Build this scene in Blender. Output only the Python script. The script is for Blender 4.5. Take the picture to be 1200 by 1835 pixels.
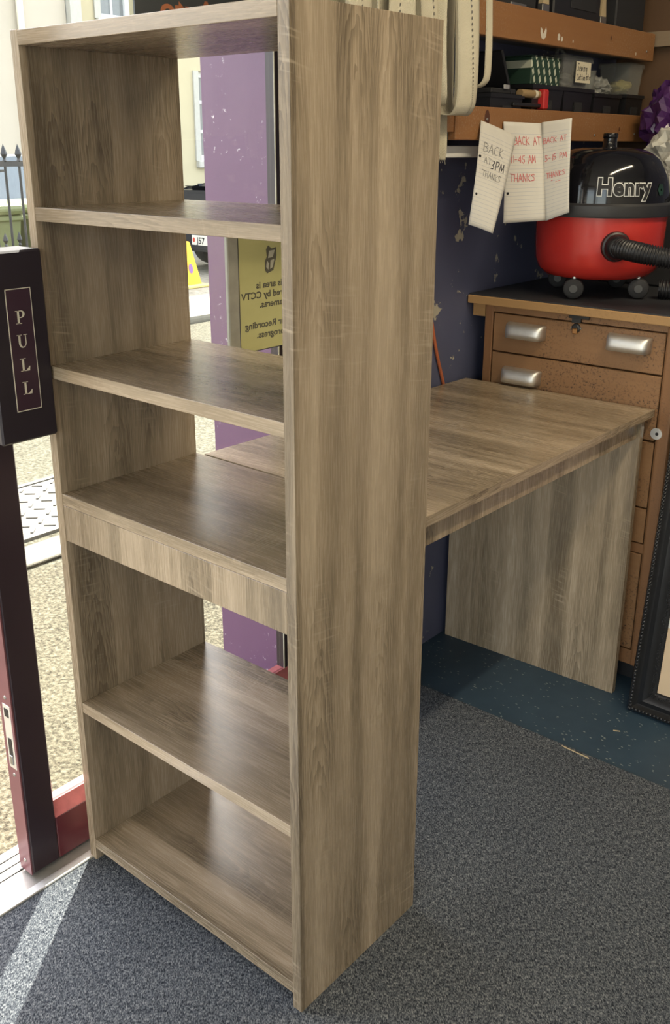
import bpy, bmesh, math, random
from mathutils import Vector, Matrix, noise as mnoise
for o in list(bpy.data.objects): bpy.data.objects.remove(o)
SC = bpy.context.scene
COL = SC.collection
PI = math.pi
R = math.radians
random.seed(7)

# ------------------------------------------------------------------ camera
cam_d = bpy.data.cameras.new('camera'); cam = bpy.data.objects.new('camera', cam_d); COL.objects.link(cam)
yaw, pitch, roll = -0.7027, -0.3297, 0.0019
fw = Vector((math.sin(yaw)*math.cos(pitch), math.cos(yaw)*math.cos(pitch), math.sin(pitch)))
rt = Vector((math.cos(yaw), -math.sin(yaw), 0)); up = rt.cross(fw)
r2 = rt*math.cos(roll)+up*math.sin(roll); u2 = -rt*math.sin(roll)+up*math.cos(roll)
m = Matrix((r2, u2, -fw)).transposed().to_4x4(); m.translation = (1.3549, -0.8625, 1.3166)
cam.matrix_world = m
cam_d.sensor_fit = 'HORIZONTAL'; cam_d.sensor_width = 36; cam_d.lens = 1716.6/1200*36
cam_d.shift_y = -(917.5-848.8)/1200; cam_d.clip_start = 0.02
SC.camera = cam
# ------------------------------------------------------------------ world, sun, exposure
SC.view_settings.view_transform = 'Standard'; SC.view_settings.look = 'None'
SC.view_settings.gamma = 1; SC.view_settings.use_curve_mapping = False
SC.view_settings.exposure = 1.08
SUN_EL = R(53); SX, SY = 0.585, -0.811
w = bpy.data.worlds.new('world'); SC.world = w; w.use_nodes = True
wn = w.node_tree; wn.nodes.clear()
sky = wn.nodes.new('ShaderNodeTexSky'); sky.sky_type = 'NISHITA'; sky.sun_disc = False
sky.sun_elevation = SUN_EL; sky.sun_rotation = math.atan2(-SX, -SY); sky.air_density = 1.0; sky.dust_density = 3.0
bg = wn.nodes.new('ShaderNodeBackground'); bg.inputs[1].default_value = 0.85
wo = wn.nodes.new('ShaderNodeOutputWorld')
hz = wn.nodes.new('ShaderNodeMix'); hz.data_type = 'RGBA'; hz.inputs[0].default_value = .55; hz.inputs[7].default_value = (2.65, 2.36, 2.0, 1)
wn.links.new(sky.outputs[0], hz.inputs[6]); wn.links.new(hz.outputs[2], bg.inputs[0]); wn.links.new(bg.outputs[0], wo.inputs[0])
sd = bpy.data.lights.new('sun', 'SUN'); sd.energy = 10.0; sd.color = (1, .93, .82); sd.angle = R(0.53)
so = bpy.data.objects.new('sun', sd); COL.objects.link(so); so.location = (-4, 6, 8)
so.rotation_euler = Vector((SX*math.cos(SUN_EL), SY*math.cos(SUN_EL), -math.sin(SUN_EL))).to_track_quat('-Z', 'Y').to_euler()
def portal(loc, sy, sz, rot=(0, -PI/2, 0)):
    l = bpy.data.lights.new('daylight_portal', 'AREA'); l.shape = 'RECTANGLE'; l.size = sz; l.size_y = sy
    l.cycles.is_portal = True
    o = bpy.data.objects.new('daylight_portal', l); COL.objects.link(o); o.location = loc; o.rotation_euler = rot
portal((-0.42, -0.10, 1.15), 1.6, 2.3)
portal((-0.42, -2.35, 1.45), 2.0, 1.9)
portal((1.70, -3.52, 1.20), 2.35, 3.2, (PI/2, 0, 0))
TUBE_W = (3.5, 14.0, 15.0)
TUBES = [(2.95, -0.9, 2.50), (1.3, 0.80, 2.50), (1.5, -2.6, 2.50)]  # last tube is unseen, added to brighten the room from the front

# ------------------------------------------------------------------ node helpers
class NT:
    def __init__(s, name, rough=.6, spec=.5, metallic=0.0):
        s.m = bpy.data.materials.new(name); s.m.use_nodes = True; s.t = s.m.node_tree
        s.b = s.t.nodes['Principled BSDF']; s.b.inputs['Roughness'].default_value = rough
        s.b.inputs['Specular IOR Level'].default_value = spec; s.b.inputs['Metallic'].default_value = metallic
        s.out = s.t.nodes['Material Output']
    def n(s, typ, **kw):
        x = s.t.nodes.new(typ)
        for k, v in kw.items(): setattr(x, k, v)
        return x
    def put(s, sock, v):
        if isinstance(v, bpy.types.NodeSocket): s.t.links.new(v, sock)
        elif v is not None:
            if isinstance(v, (tuple, list)) and len(v) == 3 and sock.type == 'RGBA': v = (*v, 1)
            sock.default_value = v
    def math(s, op, a, b=None, c=None):
        x = s.n('ShaderNodeMath', operation=op)
        s.put(x.inputs[0], a); s.put(x.inputs[1], b); s.put(x.inputs[2], c); return x.outputs[0]
    def obj(s): return s.n('ShaderNodeTexCoord').outputs['Object']
    def uv(s): return s.n('ShaderNodeTexCoord').outputs['UV']
    def sep(s, v): x = s.n('ShaderNodeSeparateXYZ'); s.put(x.inputs[0], v); return x.outputs
    def comb(s, a, b, c): 
        x = s.n('ShaderNodeCombineXYZ'); s.put(x.inputs[0], a); s.put(x.inputs[1], b); s.put(x.inputs[2], c); return x.outputs[0]
    def noise(s, vec, scale, detail=3, rough=.55, dist=0.0):
        x = s.n('ShaderNodeTexNoise'); s.put(x.inputs['Vector'], vec); s.put(x.inputs['Scale'], scale)
        x.inputs['Detail'].default_value = detail; x.inputs['Roughness'].default_value = rough; x.inputs['Distortion'].default_value = dist
        return x.outputs['Fac']
    def vor(s, vec, scale, feature='F1', out='Distance'):
        x = s.n('ShaderNodeTexVoronoi', feature=feature); s.put(x.inputs['Vector'], vec); s.put(x.inputs['Scale'], scale); return x.outputs[out]
    def ramp(s, fac, stops, interp='LINEAR'):
        x = s.n('ShaderNodeValToRGB'); s.put(x.inputs[0], fac); e = x.color_ramp; e.interpolation = interp
        while len(e.elements) < len(stops): e.elements.new(.5)
        for el, (p, c) in zip(e.elements, stops): el.position = p; el.color = (*c, 1) if len(c) == 3 else c
        return x.outputs[0]
    def mix(s, fac, a, b, blend='MIX'):
        x = s.n('ShaderNodeMix', data_type='RGBA', blend_type=blend); s.put(x.inputs[0], fac); s.put(x.inputs[6], a); s.put(x.inputs[7], b); return x.outputs[2]
    def step(s, v, lo, hi): 
        x = s.n('ShaderNodeMapRange'); s.put(x.inputs[0], v); x.inputs[1].default_value = lo; x.inputs[2].default_value = hi; return x.outputs[0]
    def col(s, c): s.put(s.b.inputs['Base Color'], c); return s
    def rgh(s, v): s.put(s.b.inputs['Roughness'], v); return s
    def bump(s, h, strength=.3, dist=.002):
        x = s.n('ShaderNodeBump'); x.inputs['Strength'].default_value = strength; x.inputs['Distance'].default_value = dist
        s.put(x.inputs['Height'], h); s.t.links.new(x.outputs[0], s.b.inputs['Normal']); return s
def plain(name, c, rough=.6, spec=.5, metallic=0.0, var=0.12, scale=30, bump=0.0):
    k = NT(name, rough, spec, metallic); p = k.obj(); n = k.noise(p, scale, 4)
    k.col(k.mix(n, tuple(x*(1-var) for x in c), tuple(min(1, x*(1+var)) for x in c)))
    if bump: k.bump(n, bump)
    return k.m
def oak(name, axis, gain=1.0):
    """greyish brown rough-sawn oak print; grain along the given local axis"""
    k = NT(name, .34, .5); x, y, z = k.sep(k.obj())
    al = {'x': x, 'y': y, 'z': z}[axis]; oth = [v for a, v in (('x', x), ('y', y), ('z', z)) if a != axis]
    ac = k.math('ADD', oth[0], oth[1])
    rnd = k.n('ShaderNodeObjectInfo').outputs['Random']
    off = k.math('MULTIPLY', rnd, 37.0)
    A = k.math('ADD', ac, off); L = k.math('ADD', al, k.math('MULTIPLY', rnd, 11.0))
    wob = k.noise(k.comb(k.math('MULTIPLY', A, 5.0), k.math('MULTIPLY', L, 1.6), off), 1.0, 2)
    Aw = k.math('ADD', A, k.math('MULTIPLY', wob, .035))
    tone = k.noise(k.comb(k.math('MULTIPLY', Aw, 22.0), k.math('MULTIPLY', L, .8), 3.0), 1.0, 3)
    fibre = k.noise(k.comb(k.math('MULTIPLY', Aw, 420.0), k.math('MULTIPLY', L, 14.0), 1.0), 1.0, 3, .6)
    wn_ = k.n('ShaderNodeTexWhiteNoise', noise_dimensions='1D'); k.put(wn_.inputs['W'], k.math('FLOOR', k.math('MULTIPLY', A, 14.0)))
    plank = wn_.outputs['Value']
    # cathedral rings: distorted distance field stretched along the grain
    a01 = k.math('SUBTRACT', k.math('FRACT', k.math('MULTIPLY', A, 14.0)), .5)
    swirl = k.noise(k.comb(k.math('MULTIPLY', A, 26.0), k.math('MULTIPLY', L, 7.0), plank), 1.0, 3, .6)
    field = k.math('ADD', k.math('MULTIPLY', L, 3.4), k.math('ADD', k.math('MULTIPLY', k.math('MULTIPLY', a01, a01), 4.2), k.math('MULTIPLY', swirl, 1.1)))
    rings = k.math('POWER', k.math('FRACT', k.math('MULTIPLY', field, 4.2)), 1.6)
    rm = k.noise(k.comb(k.math('FLOOR', k.math('MULTIPLY', A, 14.0)), k.math('MULTIPLY', L, 2.0), 2.0), 1.0, 1)
    rings = k.math('MULTIPLY', rings, k.step(rm, .50, .62))
    v = k.math('ADD', k.math('MULTIPLY', tone, .70), k.math('MULTIPLY', fibre, .40))
    v = k.math('ADD', v, k.math('MULTIPLY', k.math('SUBTRACT', plank, .5), .15))
    v = k.math('SUBTRACT', v, k.math('MULTIPLY', rings, .20))
    base = k.ramp(v, [(.30, (.122, .094, .062)), (.47, (.222, .174, .116)), (.60, (.318, .250, .172)), (.78, (.45, .364, .262))])
    # pale cross saw marks in patches
    saw = k.noise(k.comb(k.math('MULTIPLY', A, 16.0), k.math('MULTIPLY', k.math('ADD', L, k.math('MULTIPLY', A, .15)), 170.0), 5.0), 1.0, 1)
    patch = k.noise(k.comb(k.math('MULTIPLY', A, 11.0), k.math('MULTIPLY', L, 5.0), 8.0), 1.0, 2)
    sm = k.math('MULTIPLY', k.step(saw, .56, .70), k.step(patch, .54, .68))
    c = k.mix(k.math('MULTIPLY', sm, .45), base, (.46, .38, .28))
    if gain != 1: c = k.mix(1.0, c, (gain, gain, gain), 'MULTIPLY')
    k.col(c); k.rgh(k.math('ADD', .20, k.math('MULTIPLY', fibre, .14))); k.bump(fibre, .08, .001)
    return k.m
def glassy(name, tint=(1, 1, 1), ior=1.45, rough=0.0, milk=0.0):
    k = NT(name); t = k.t; t.nodes.remove(k.b)
    tr = k.n('ShaderNodeBsdfTransparent'); tr.inputs[0].default_value = (*tint, 1)
    gl = k.n('ShaderNodeBsdfGlossy'); gl.inputs['Roughness'].default_value = rough
    lw = k.n('ShaderNodeLayerWeight'); lw.inputs[0].default_value = .5; f0 = ((ior-1)/(ior+1))**2
    fr = k.math('MULTIPLY_ADD', k.math('POWER', lw.outputs['Facing'], 5.0), 1-f0, f0)
    mx = k.n('ShaderNodeMixShader'); t.links.new(fr, mx.inputs[0]); t.links.new(tr.outputs[0], mx.inputs[1]); t.links.new(gl.outputs[0], mx.inputs[2])
    last = mx.outputs[0]
    if milk:
        df = k.n('ShaderNodeBsdfDiffuse'); df.inputs[0].default_value = (.6, .6, .56, 1)
        m2 = k.n('ShaderNodeMixShader'); m2.inputs[0].default_value = milk
        t.links.new(last, m2.inputs[1]); t.links.new(df.outputs[0], m2.inputs[2]); last = m2.outputs[0]
    t.links.new(last, k.out.inputs[0]); return k.m
def emit(name, c, s):
    k = NT(name); k.col(c); k.put(k.b.inputs['Emission Color'], c); k.b.inputs['Emission Strength'].default_value = s; return k.m

# ------------------------------------------------------------------ mesh helpers
def place(root, loc=(0, 0, 0), rot=(0, 0, 0)):
    root.location = loc; root.rotation_euler = rot; return root
def thing(name, label, cat, loc=(0, 0, 0), rot=(0, 0, 0), group=None, kind=None):
    o = bpy.data.objects.new(name, None); COL.objects.link(o); o.empty_display_size = .05
    place(o, loc, rot)
    if label: o['label'] = label
    if cat: o['category'] = cat
    if group: o['group'] = group
    if kind: o['kind'] = kind
    return o
def tag(o, label, cat, group=None, kind=None):
    o['label'] = label; o['category'] = cat
    if group: o['group'] = group
    if kind: o['kind'] = kind
    return o
def obj(name, bm, mat, parent=None, smooth=False, label=None, loc=None):
    """bm is given in the parent's local space, or in world space if there is no parent"""
    bmesh.ops.recalc_face_normals(bm, faces=bm.faces)
    me = bpy.data.meshes.new(name)
    o = bpy.data.objects.new(name, me); COL.objects.link(o)
    if loc is not None: bmesh.ops.translate(bm, vec=-Vector(loc), verts=bm.verts); o.location = loc
    bm.to_mesh(me); bm.free()
    for m_ in (mat if isinstance(mat, (list, tuple)) else [mat]): me.materials.append(m_)
    if smooth:
        for p in me.polygons: p.use_smooth = True
        if smooth != 'all':
            me.set_sharp_from_angle(angle=R(38))
    if parent: o.parent = parent
    if label: o['label'] = label
    return o
def struct(name, bm, mat, parent=None, **kw):
    o = obj(name, bm, mat, parent, **kw)
    if not parent: o['kind'] = 'structure'
    return o
def share(name, src, parent, loc=(0, 0, 0), rot=(0, 0, 0), scale=None):
    c = src.copy(); c.name = name; COL.objects.link(c); c.parent = parent; c.location = loc; c.rotation_euler = rot
    if scale: c.scale = scale
    return c
def B(): return bmesh.new()
def box(bm, x0, x1, y0, y1, z0, z1, bev=0.0, seg=1, M=None):
    t = bmesh.new()
    bmesh.ops.create_cube(t, size=1)
    bmesh.ops.scale(t, vec=(x1-x0, y1-y0, z1-z0), verts=t.verts)
    bmesh.ops.translate(t, vec=((x0+x1)/2, (y0+y1)/2, (z0+z1)/2), verts=t.verts)
    if bev: bmesh.ops.bevel(t, geom=t.edges[:], offset=bev, segments=seg, profile=.5, affect='EDGES')
    return merge(bm, t, M)
def merge(bm, t, M=None):
    if M is not None: bmesh.ops.transform(t, matrix=M, verts=t.verts)
    mp = {v: bm.verts.new(v.co) for v in t.verts}
    for f in t.faces:
        try: bm.faces.new([mp[v] for v in f.verts]).material_index = f.material_index
        except ValueError: pass
    t.free(); return bm
def b1(*a, **k): return box(bmesh.new(), *a, **k)
def lathe(bm, prof, seg=32, M=None, a0=0, a1=2*PI):
    t = bmesh.new(); full = abs(a1-a0-2*PI) < 1e-6; n = seg if full else seg+1
    rings = []
    for r_, z_ in prof:
        if r_ < 1e-6: rings.append([t.verts.new((0, 0, z_))])
        else: rings.append([t.verts.new((r_*math.cos(a0+(a1-a0)*i/seg), r_*math.sin(a0+(a1-a0)*i/seg), z_)) for i in range(n)])
    for a, b in zip(rings, rings[1:]):
        for i in range(seg):
            j = (i+1) % n
            q = [a[i % len(a)], a[j % len(a)], b[j % len(b)], b[i % len(b)]]
            u = []
            for v in q:
                if v not in u: u.append(v)
            if len(u) > 2:
                try: t.faces.new(u)
                except ValueError: pass
    return merge(bm, t, M)
def frames(pts):
    P_ = [Vector(p) for p in pts]; T = []
    for i in range(len(P_)): T.append((P_[min(i+1, len(P_)-1)]-P_[max(i-1, 0)]).normalized())
    n = Vector((0, 0, 1)); 
    if abs(T[0].z) > .9: n = Vector((1, 0, 0))
    n = (n-T[0]*n.dot(T[0])).normalized(); out = []
    for p, t in zip(P_, T):
        n = (n-t*n.dot(t)).normalized(); out.append((p, t, n, t.cross(n)))
    return out
def tube(bm, pts, r, seg=10, caps=True):
    rs = r if isinstance(r, (list, tuple)) else [r]*len(pts); rings = []
    for (p, t, n, b), rr in zip(frames(pts), rs):
        rings.append([bm.verts.new(p+(n*math.cos(2*PI*i/seg)+b*math.sin(2*PI*i/seg))*rr) for i in range(seg)])
    for a, b in zip(rings, rings[1:]):
        for i in range(seg): bm.faces.new((a[i], a[(i+1) % seg], b[(i+1) % seg], b[i]))
    if caps: bm.faces.new(rings[0][::-1]); bm.faces.new(rings[-1])
    return bm
def bez(ps, n=12):
    """Catmull-Rom through points"""
    ps = [Vector(p) for p in ps]; P_ = [ps[0]*2-ps[1]]+ps+[ps[-1]*2-ps[-2]]; out = []
    for i in range(1, len(P_)-2):
        a, b, c, d = P_[i-1:i+3]
        for k in range(n):
            t = k/n; out.append(.5*((2*b)+(c-a)*t+(2*a-5*b+4*c-d)*t*t+(3*b-a-3*c+d)*t**3))
    out.append(ps[-1]); return out
def prism(bm, pts, axis, a, b):
    """closed 2-D outline extruded along an axis; pts are the other two coordinates in order"""
    def mk(p, h): 
        return {'x': (h, p[0], p[1]), 'y': (p[0], h, p[1]), 'z': (p[0], p[1], h)}[axis]
    A_ = [bm.verts.new(mk(p, a)) for p in pts]; C_ = [bm.verts.new(mk(p, b)) for p in pts]; n = len(pts)
    bm.faces.new(A_); bm.faces.new(C_[::-1])
    for i in range(n): bm.faces.new((A_[i], C_[i], C_[(i+1) % n], A_[(i+1) % n]))
    return bm
def text2d(s, size, offset=0.0, align='CENTER', space=1.0):
    c = bpy.data.curves.new('t', 'FONT'); c.body = s; c.size = size; c.offset = offset; c.align_x = align; c.space_character = space
    c.resolution_u = 4
    o = bpy.data.objects.new('t', c); COL.objects.link(o)
    dg = bpy.context.evaluated_depsgraph_get(); me = bpy.data.meshes.new_from_object(o.evaluated_get(dg))
    vs = [(v.co.x, v.co.y) for v in me.vertices]; fs = [tuple(p.vertices) for p in me.polygons]
    bpy.data.objects.remove(o); bpy.data.curves.remove(c); bpy.data.meshes.remove(me)
    return vs, fs
def text_bm(bm, s, size, fn, offset=0.0, align='CENTER', space=1.0):
    vs, fs = text2d(s, size, offset, align, space)
    V = [bm.verts.new(fn(x, y)) for x, y in vs]
    for f in fs:
        try: bm.faces.new([V[i] for i in f])
        except ValueError: pass
    return bm
STK = {'A': [[(0, 0), (.35, 1), (.7, 0)], [(.12, .38), (.6, .38)]], 'B': [[(.05, 0), (.1, 1), (.5, .95), (.6, .75), (.45, .55), (.1, .5)], [(.1, .5), (.6, .4), (.65, .15), (.4, 0), (.05, 0)]],
 'C': [[(.65, .85), (.4, 1), (.1, .75), (.05, .3), (.3, 0), (.65, .1)]], 'K': [[(.08, 0), (.1, 1)], [(.62, .95), (.1, .45), (.65, 0)]], 'T': [[(0, 1), (.75, .95)], [(.38, .98), (.35, 0)]],
 'H': [[(.05, 0), (.08, 1)], [(.6, 0), (.62, 1)], [(.06, .5), (.6, .52)]], 'N': [[(.05, 0), (.08, 1), (.58, 0), (.62, 1)]], 'S': [[(.6, .85), (.35, 1), (.08, .78), (.55, .4), (.5, .08), (.05, .05)]],
 'P': [[(.08, 0), (.1, 1), (.5, 1), (.62, .75), (.45, .5), (.1, .48)]], 'M': [[(0, 0), (.1, 1), (.4, .3), (.7, 1), (.8, 0)]], '1': [[(.3, 0), (.32, 1)]], '4': [[(.5, 0), (.5, 1), (.05, .35), (.7, .35)]],
 '5': [[(.6, 1), (.15, 1), (.1, .55), (.5, .55), (.58, .2), (.3, 0), (.05, .1)]], '3': [[(.1, .9), (.4, 1), (.55, .78), (.25, .55), (.6, .3), (.4, 0), (.05, .08)]], '-': [[(.1, .45), (.55, .45)]], '.': [[(.25, .05), (.3, 0)]],
 's': [[(.7, .95), (.35, 1.05), (.1, .8), (.5, .45), (.45, .1), (.05, .05)]], 'e': [[(.08, .3), (.5, .35), (.4, .6), (.12, .5), (.1, .12), (.35, 0), (.55, .12)]], 'w': [[(0, .6), (.15, 0), (.3, .45), (.45, 0), (.6, .6)]],
 'i': [[(.2, .55), (.22, 0)], [(.22, .8), (.24, .84)]], 'n': [[(.05, 0), (.08, .55), (.4, .5), (.45, 0)]], 'g': [[(.45, .5), (.15, .5), (.1, .1), (.42, .1), (.45, .55), (.4, -.4), (.1, -.35)]], 'o': [[(.3, .55), (.08, .35), (.2, 0), (.45, .15), (.42, .5), (.3, .55)]],
 't': [[(.25, .95), (.2, .1), (.4, 0)], [(.05, .6), (.45, .62)]], 'c': [[(.45, .5), (.15, .5), (.1, .1), (.45, .05)]], 'J': [[(.5, 1), (.5, .2), (.25, 0), (.05, .15)]], '7': [[(.05, 1), (.6, 1), (.2, 0)]]}
def scrawl(bm, s, x, y, h, wd, fn, jit=.06, pitch=.85, rnd=random):
    """hand lettering as thin ribbons; fn maps paper coordinates to space"""
    for ch in s:
        if ch == ' ': x += h*.5; continue
        for line in STK[ch]:
            pts = [(x+px*h*.8+rnd.uniform(-jit, jit)*h*.5, y+py*h+rnd.uniform(-jit, jit)*h) for px, py in line]
            for a, b in zip(pts, pts[1:]):
                d = Vector((b[0]-a[0], b[1]-a[1])); L = max(d.length, 1e-6); d /= L; nn = Vector((-d.y, d.x))*wd*.5; e = d*wd*.3
                q = [(a[0]-e.x+nn.x, a[1]-e.y+nn.y), (a[0]-e.x-nn.x, a[1]-e.y-nn.y), (b[0]+e.x-nn.x, b[1]+e.y-nn.y), (b[0]+e.x+nn.x, b[1]+e.y+nn.y)]
                bm.faces.new([bm.verts.new(fn(*p)) for p in q])
        x += h*pitch*(1.15 if ch == 'M' else .55 if ch in '1.i' else 1)
    return bm
def sheet(bm, fn, nu, nv, th=0.0, uv=False):
    """surface fn(u,v), u,v in 0..1, with thickness th along its normal"""
    lay = bm.loops.layers.uv.verify() if uv else None
    P_ = [[Vector(fn(i/nu, j/nv)) for i in range(nu+1)] for j in range(nv+1)]
    def nrm(i, j):
        a = P_[j][min(i+1, nu)]-P_[j][max(i-1, 0)]; b = P_[min(j+1, nv)][i]-P_[max(j-1, 0)][i]
        c = a.cross(b); return c.normalized() if c.length > 1e-12 else Vector((0, 0, 1))
    F_ = [[bm.verts.new(P_[j][i]) for i in range(nu+1)] for j in range(nv+1)]
    lays = [F_]
    if th: lays.append([[bm.verts.new(P_[j][i]-nrm(i, j)*th) for i in range(nu+1)] for j in range(nv+1)])
    for k, G in enumerate(lays):
        for j in range(nv):
            for i in range(nu):
                ids = [(i, j), (i+1, j), (i+1, j+1), (i, j+1)]
                if k: ids = ids[::-1]
                f = bm.faces.new([G[b][a] for a, b in ids])
                if uv:
                    for l, (a, b) in zip(f.loops, ids): l[lay].uv = (a/nu, b/nv)
    if th:
        e = [(i, 0) for i in range(nu+1)]+[(nu, j) for j in range(1, nv+1)]+[(i, nv) for i in range(nu-1, -1, -1)]+[(0, j) for j in range(nv-1, 0, -1)]
        for k in range(len(e)):
            a, b = e[k], e[(k+1) % len(e)]
            bm.faces.new((lays[0][a[1]][a[0]], lays[1][a[1]][a[0]], lays[1][b[1]][b[0]], lays[0][b[1]][b[0]]))
    return bm
def Tm(x, y, z, rz=0, rx=0, ry=0): return Matrix.Translation((x, y, z)) @ Matrix.Rotation(rz, 4, 'Z') @ Matrix.Rotation(ry, 4, 'Y') @ Matrix.Rotation(rx, 4, 'X')

# ------------------------------------------------------------------ materials
OZ, OX, OY = oak('oak_print_upright', 'z'), oak('oak_print_lengthwise', 'x'), oak('oak_print_edging', 'y')
def mat_carpet():
    k = NT('carpet_cord', .95, .15); p = k.obj()
    x, y, z = k.sep(p); d1 = k.comb(k.math('MULTIPLY', k.math('ADD', x, y), .9), k.math('MULTIPLY', k.math('SUBTRACT', y, x), .42), z)
    n = k.noise(d1, 360, 2, .7); n2 = k.noise(d1, 130, 2); big = k.noise(p, 4, 3)
    v = k.math('ADD', k.math('MULTIPLY', n, .75), k.math('MULTIPLY', n2, .3)); v = k.math('ADD', v, k.math('MULTIPLY', big, .06))
    k.col(k.ramp(v, [(.40, (.008, .010, .014)), (.50, (.036, .042, .053)), (.60, (.100, .110, .122)), (.72, (.23, .24, .245))])); k.bump(v, .6, .004); return k.m
def mat_lino():
    k = NT('blue_lino', .5, .4); p = k.obj(); n = k.noise(p, 14, 4)
    base = k.mix(n, (.016, .034, .056), (.034, .064, .094))
    x, y, z = k.sep(p); pv = k.comb(k.math('MULTIPLY', x, 55), k.math('MULTIPLY', y, 120), 0)
    fl = k.vor(pv, 1.0); pick = k.noise(p, 25, 1)
    fm = k.math('MULTIPLY', k.math('LESS_THAN', fl, .17), k.math('GREATER_THAN', pick, .49))
    k.col(k.mix(k.math('MULTIPLY', fm, .7), base, (.28, .31, .28))); k.bump(n, .05); return k.m
def mat_blue():
    k = NT('blue_peeling_paint', .55, .4); p = k.obj(); x, y, z = k.sep(p)
    n = k.noise(p, 6, 5); nb = k.noise(p, 11, 5, .62); nc = k.noise(p, 45, 4, .7)
    base = k.mix(n, (.066, .074, .132), (.094, .104, .176))
    v = k.math('ADD', k.math('MULTIPLY', nb, .75), k.math('MULTIPLY', nc, .25))
    pe = k.step(v, .595, .605)
    k.col(k.mix(pe, base, k.mix(nc, (.30, .28, .22), (.48, .45, .37)))); k.bump(k.math('SUBTRACT', k.math('MULTIPLY', n, .3), pe), .5, .003); return k.m
def mat_purple():
    k = NT('purple_masonry_paint', .42, .5); p = k.obj(); n = k.noise(p, 5, 5); f = k.noise(p, 60, 5, .7); s = k.noise(p, 9, 2)
    base = k.mix(n, (.118, .050, .112), (.156, .074, .144))
    ch = k.math('MULTIPLY', k.step(f, .61, .67), k.step(s, .50, .60))
    k.col(k.mix(ch, base, (.62, .55, .60))); k.bump(f, .15, .003); return k.m
def mat_asphalt(name, cols, sc=70):
    k = NT(name, .9, .2); p = k.obj(); n = k.noise(p, sc, 3, .7); big = k.noise(p, 1.3, 3)
    v = k.math('ADD', k.math('MULTIPLY', n, .85), k.math('MULTIPLY', big, .15))
    k.col(k.ramp(v, [(.35, cols[0]), (.5, cols[1]), (.68, cols[2])])); k.bump(n, .8, .01); return k.m
def mat_timber(name, a, b, axis='y', rough=.5, wear=0.0, spk=(.045, .028, .02)):
    k = NT(name, rough, .4); x, y, z = k.sep(k.obj()); s = [70, 70, 70]; s['xyz'.index(axis)] = 3
    v = k.noise(k.comb(k.math('MULTIPLY', x, s[0]), k.math('MULTIPLY', y, s[1]), k.math('MULTIPLY', z, s[2])), 1, 4)
    bgn = k.noise(k.obj(), 5, 4); c = k.mix(k.math('ADD', k.math('MULTIPLY', v, .6), k.math('MULTIPLY', bgn, .4)), a, b)
    if wear:
        sp = k.noise(k.obj(), 190, 4, .75); ar = k.noise(k.obj(), 4.5, 2)
        c = k.mix(k.math('MULTIPLY', k.step(sp, .54, .62), k.math('MULTIPLY', k.step(ar, .42, .60), wear)), c, spk)
    k.col(c); k.bump(v, .08, .001); return k.m
def mat_paper(rule, n):
    k = NT('ruled_paper', .8, .2); x, y, z = k.sep(k.uv())
    f = k.math('FRACT', k.math('MULTIPLY', y, float(n))); line = k.math('LESS_THAN', f, .10); body = k.math('LESS_THAN', y, .90)
    mk = k.math('MULTIPLY', k.math('MULTIPLY', line, body), .55); nn = k.noise(k.obj(), 12, 4)
    k.col(k.mix(mk, k.mix(nn, (.52, .50, .46), (.66, .64, .59)), rule)); return k.m
CARPET, LINO, BLUE, PURPLE = mat_carpet(), mat_lino(), mat_blue(), mat_purple()
RAIL = mat_timber('varnished_shelf_pine', (.20, .085, .030), (.30, .145, .055), 'y', .45, .35, (.40, .36, .28))
CAB = mat_timber('worn_cabinet_wood', (.205, .105, .046), (.325, .180, .088), 'x', .42, .95)
CABV = mat_timber('worn_cabinet_wood_upright', (.19, .09, .04), (.29, .15, .07), 'z', .42, .5)
LIP = mat_timber('light_edge_wood', (.33, .185, .075), (.43, .26, .11), 'x', .5, .25)
BLACK = plain('black_plastic', (.010, .010, .012), .38)
BLACKM = plain('black_matt', (.014, .014, .016), .7)
RUBBER = plain('dark_worktop_vinyl', (.020, .021, .025), .55, var=.3, scale=8)
MAROON = plain('dark_maroon_paint', (.028, .016, .022), .38, var=.15, scale=12)
REDP = plain('maroon_red_paint', (.20, .035, .042), .35, var=.2, scale=25)
CREAM = plain('cream_line_paint', (.62, .58, .46), .6)
ALU = plain('brushed_aluminium', (.80, .79, .76), .5, metallic=1.0, var=.1, scale=60)
STEEL = plain('dull_steel', (.42, .41, .39), .4, metallic=1.0)
DSTEEL = plain('dark_steel', (.06, .06, .06), .5, metallic=.8)
BRASS = plain('old_brass', (.42, .22, .09), .4, metallic=.9)
WHITEP = plain('white_plastic', (.62, .62, .60), .4)
WALLW = plain('offwhite_wall_paint', (.66, .62, .56), .8, var=.06, scale=3)
CEIL = plain('white_ceiling_paint', (.78, .77, .74), .85, var=.04, scale=3)
GLASS = glassy('window_glass', (.96, .98, .97))
PLAST = glassy('clear_tub_plastic', (.90, .91, .90), 1.4, .15, .12)
INKR, INKK = plain('red_ink', (.58, .15, .15), .7), plain('pencil_ink', (.05, .05, .06), .7)
INKG = plain('faint_pencil_ink', (.22, .22, .22), .7)
def vinylred():
    k = NT('gloss_red_plastic', .24, .5); n = k.noise(k.obj(), 18, 4); k.col(k.mix(n, (.40, .022, .018), (.50, .034, .024))); return k.m
VRED = vinylred()
GLOSSB = plain('gloss_black_plastic', (.006, .006, .008), .09)

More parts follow.
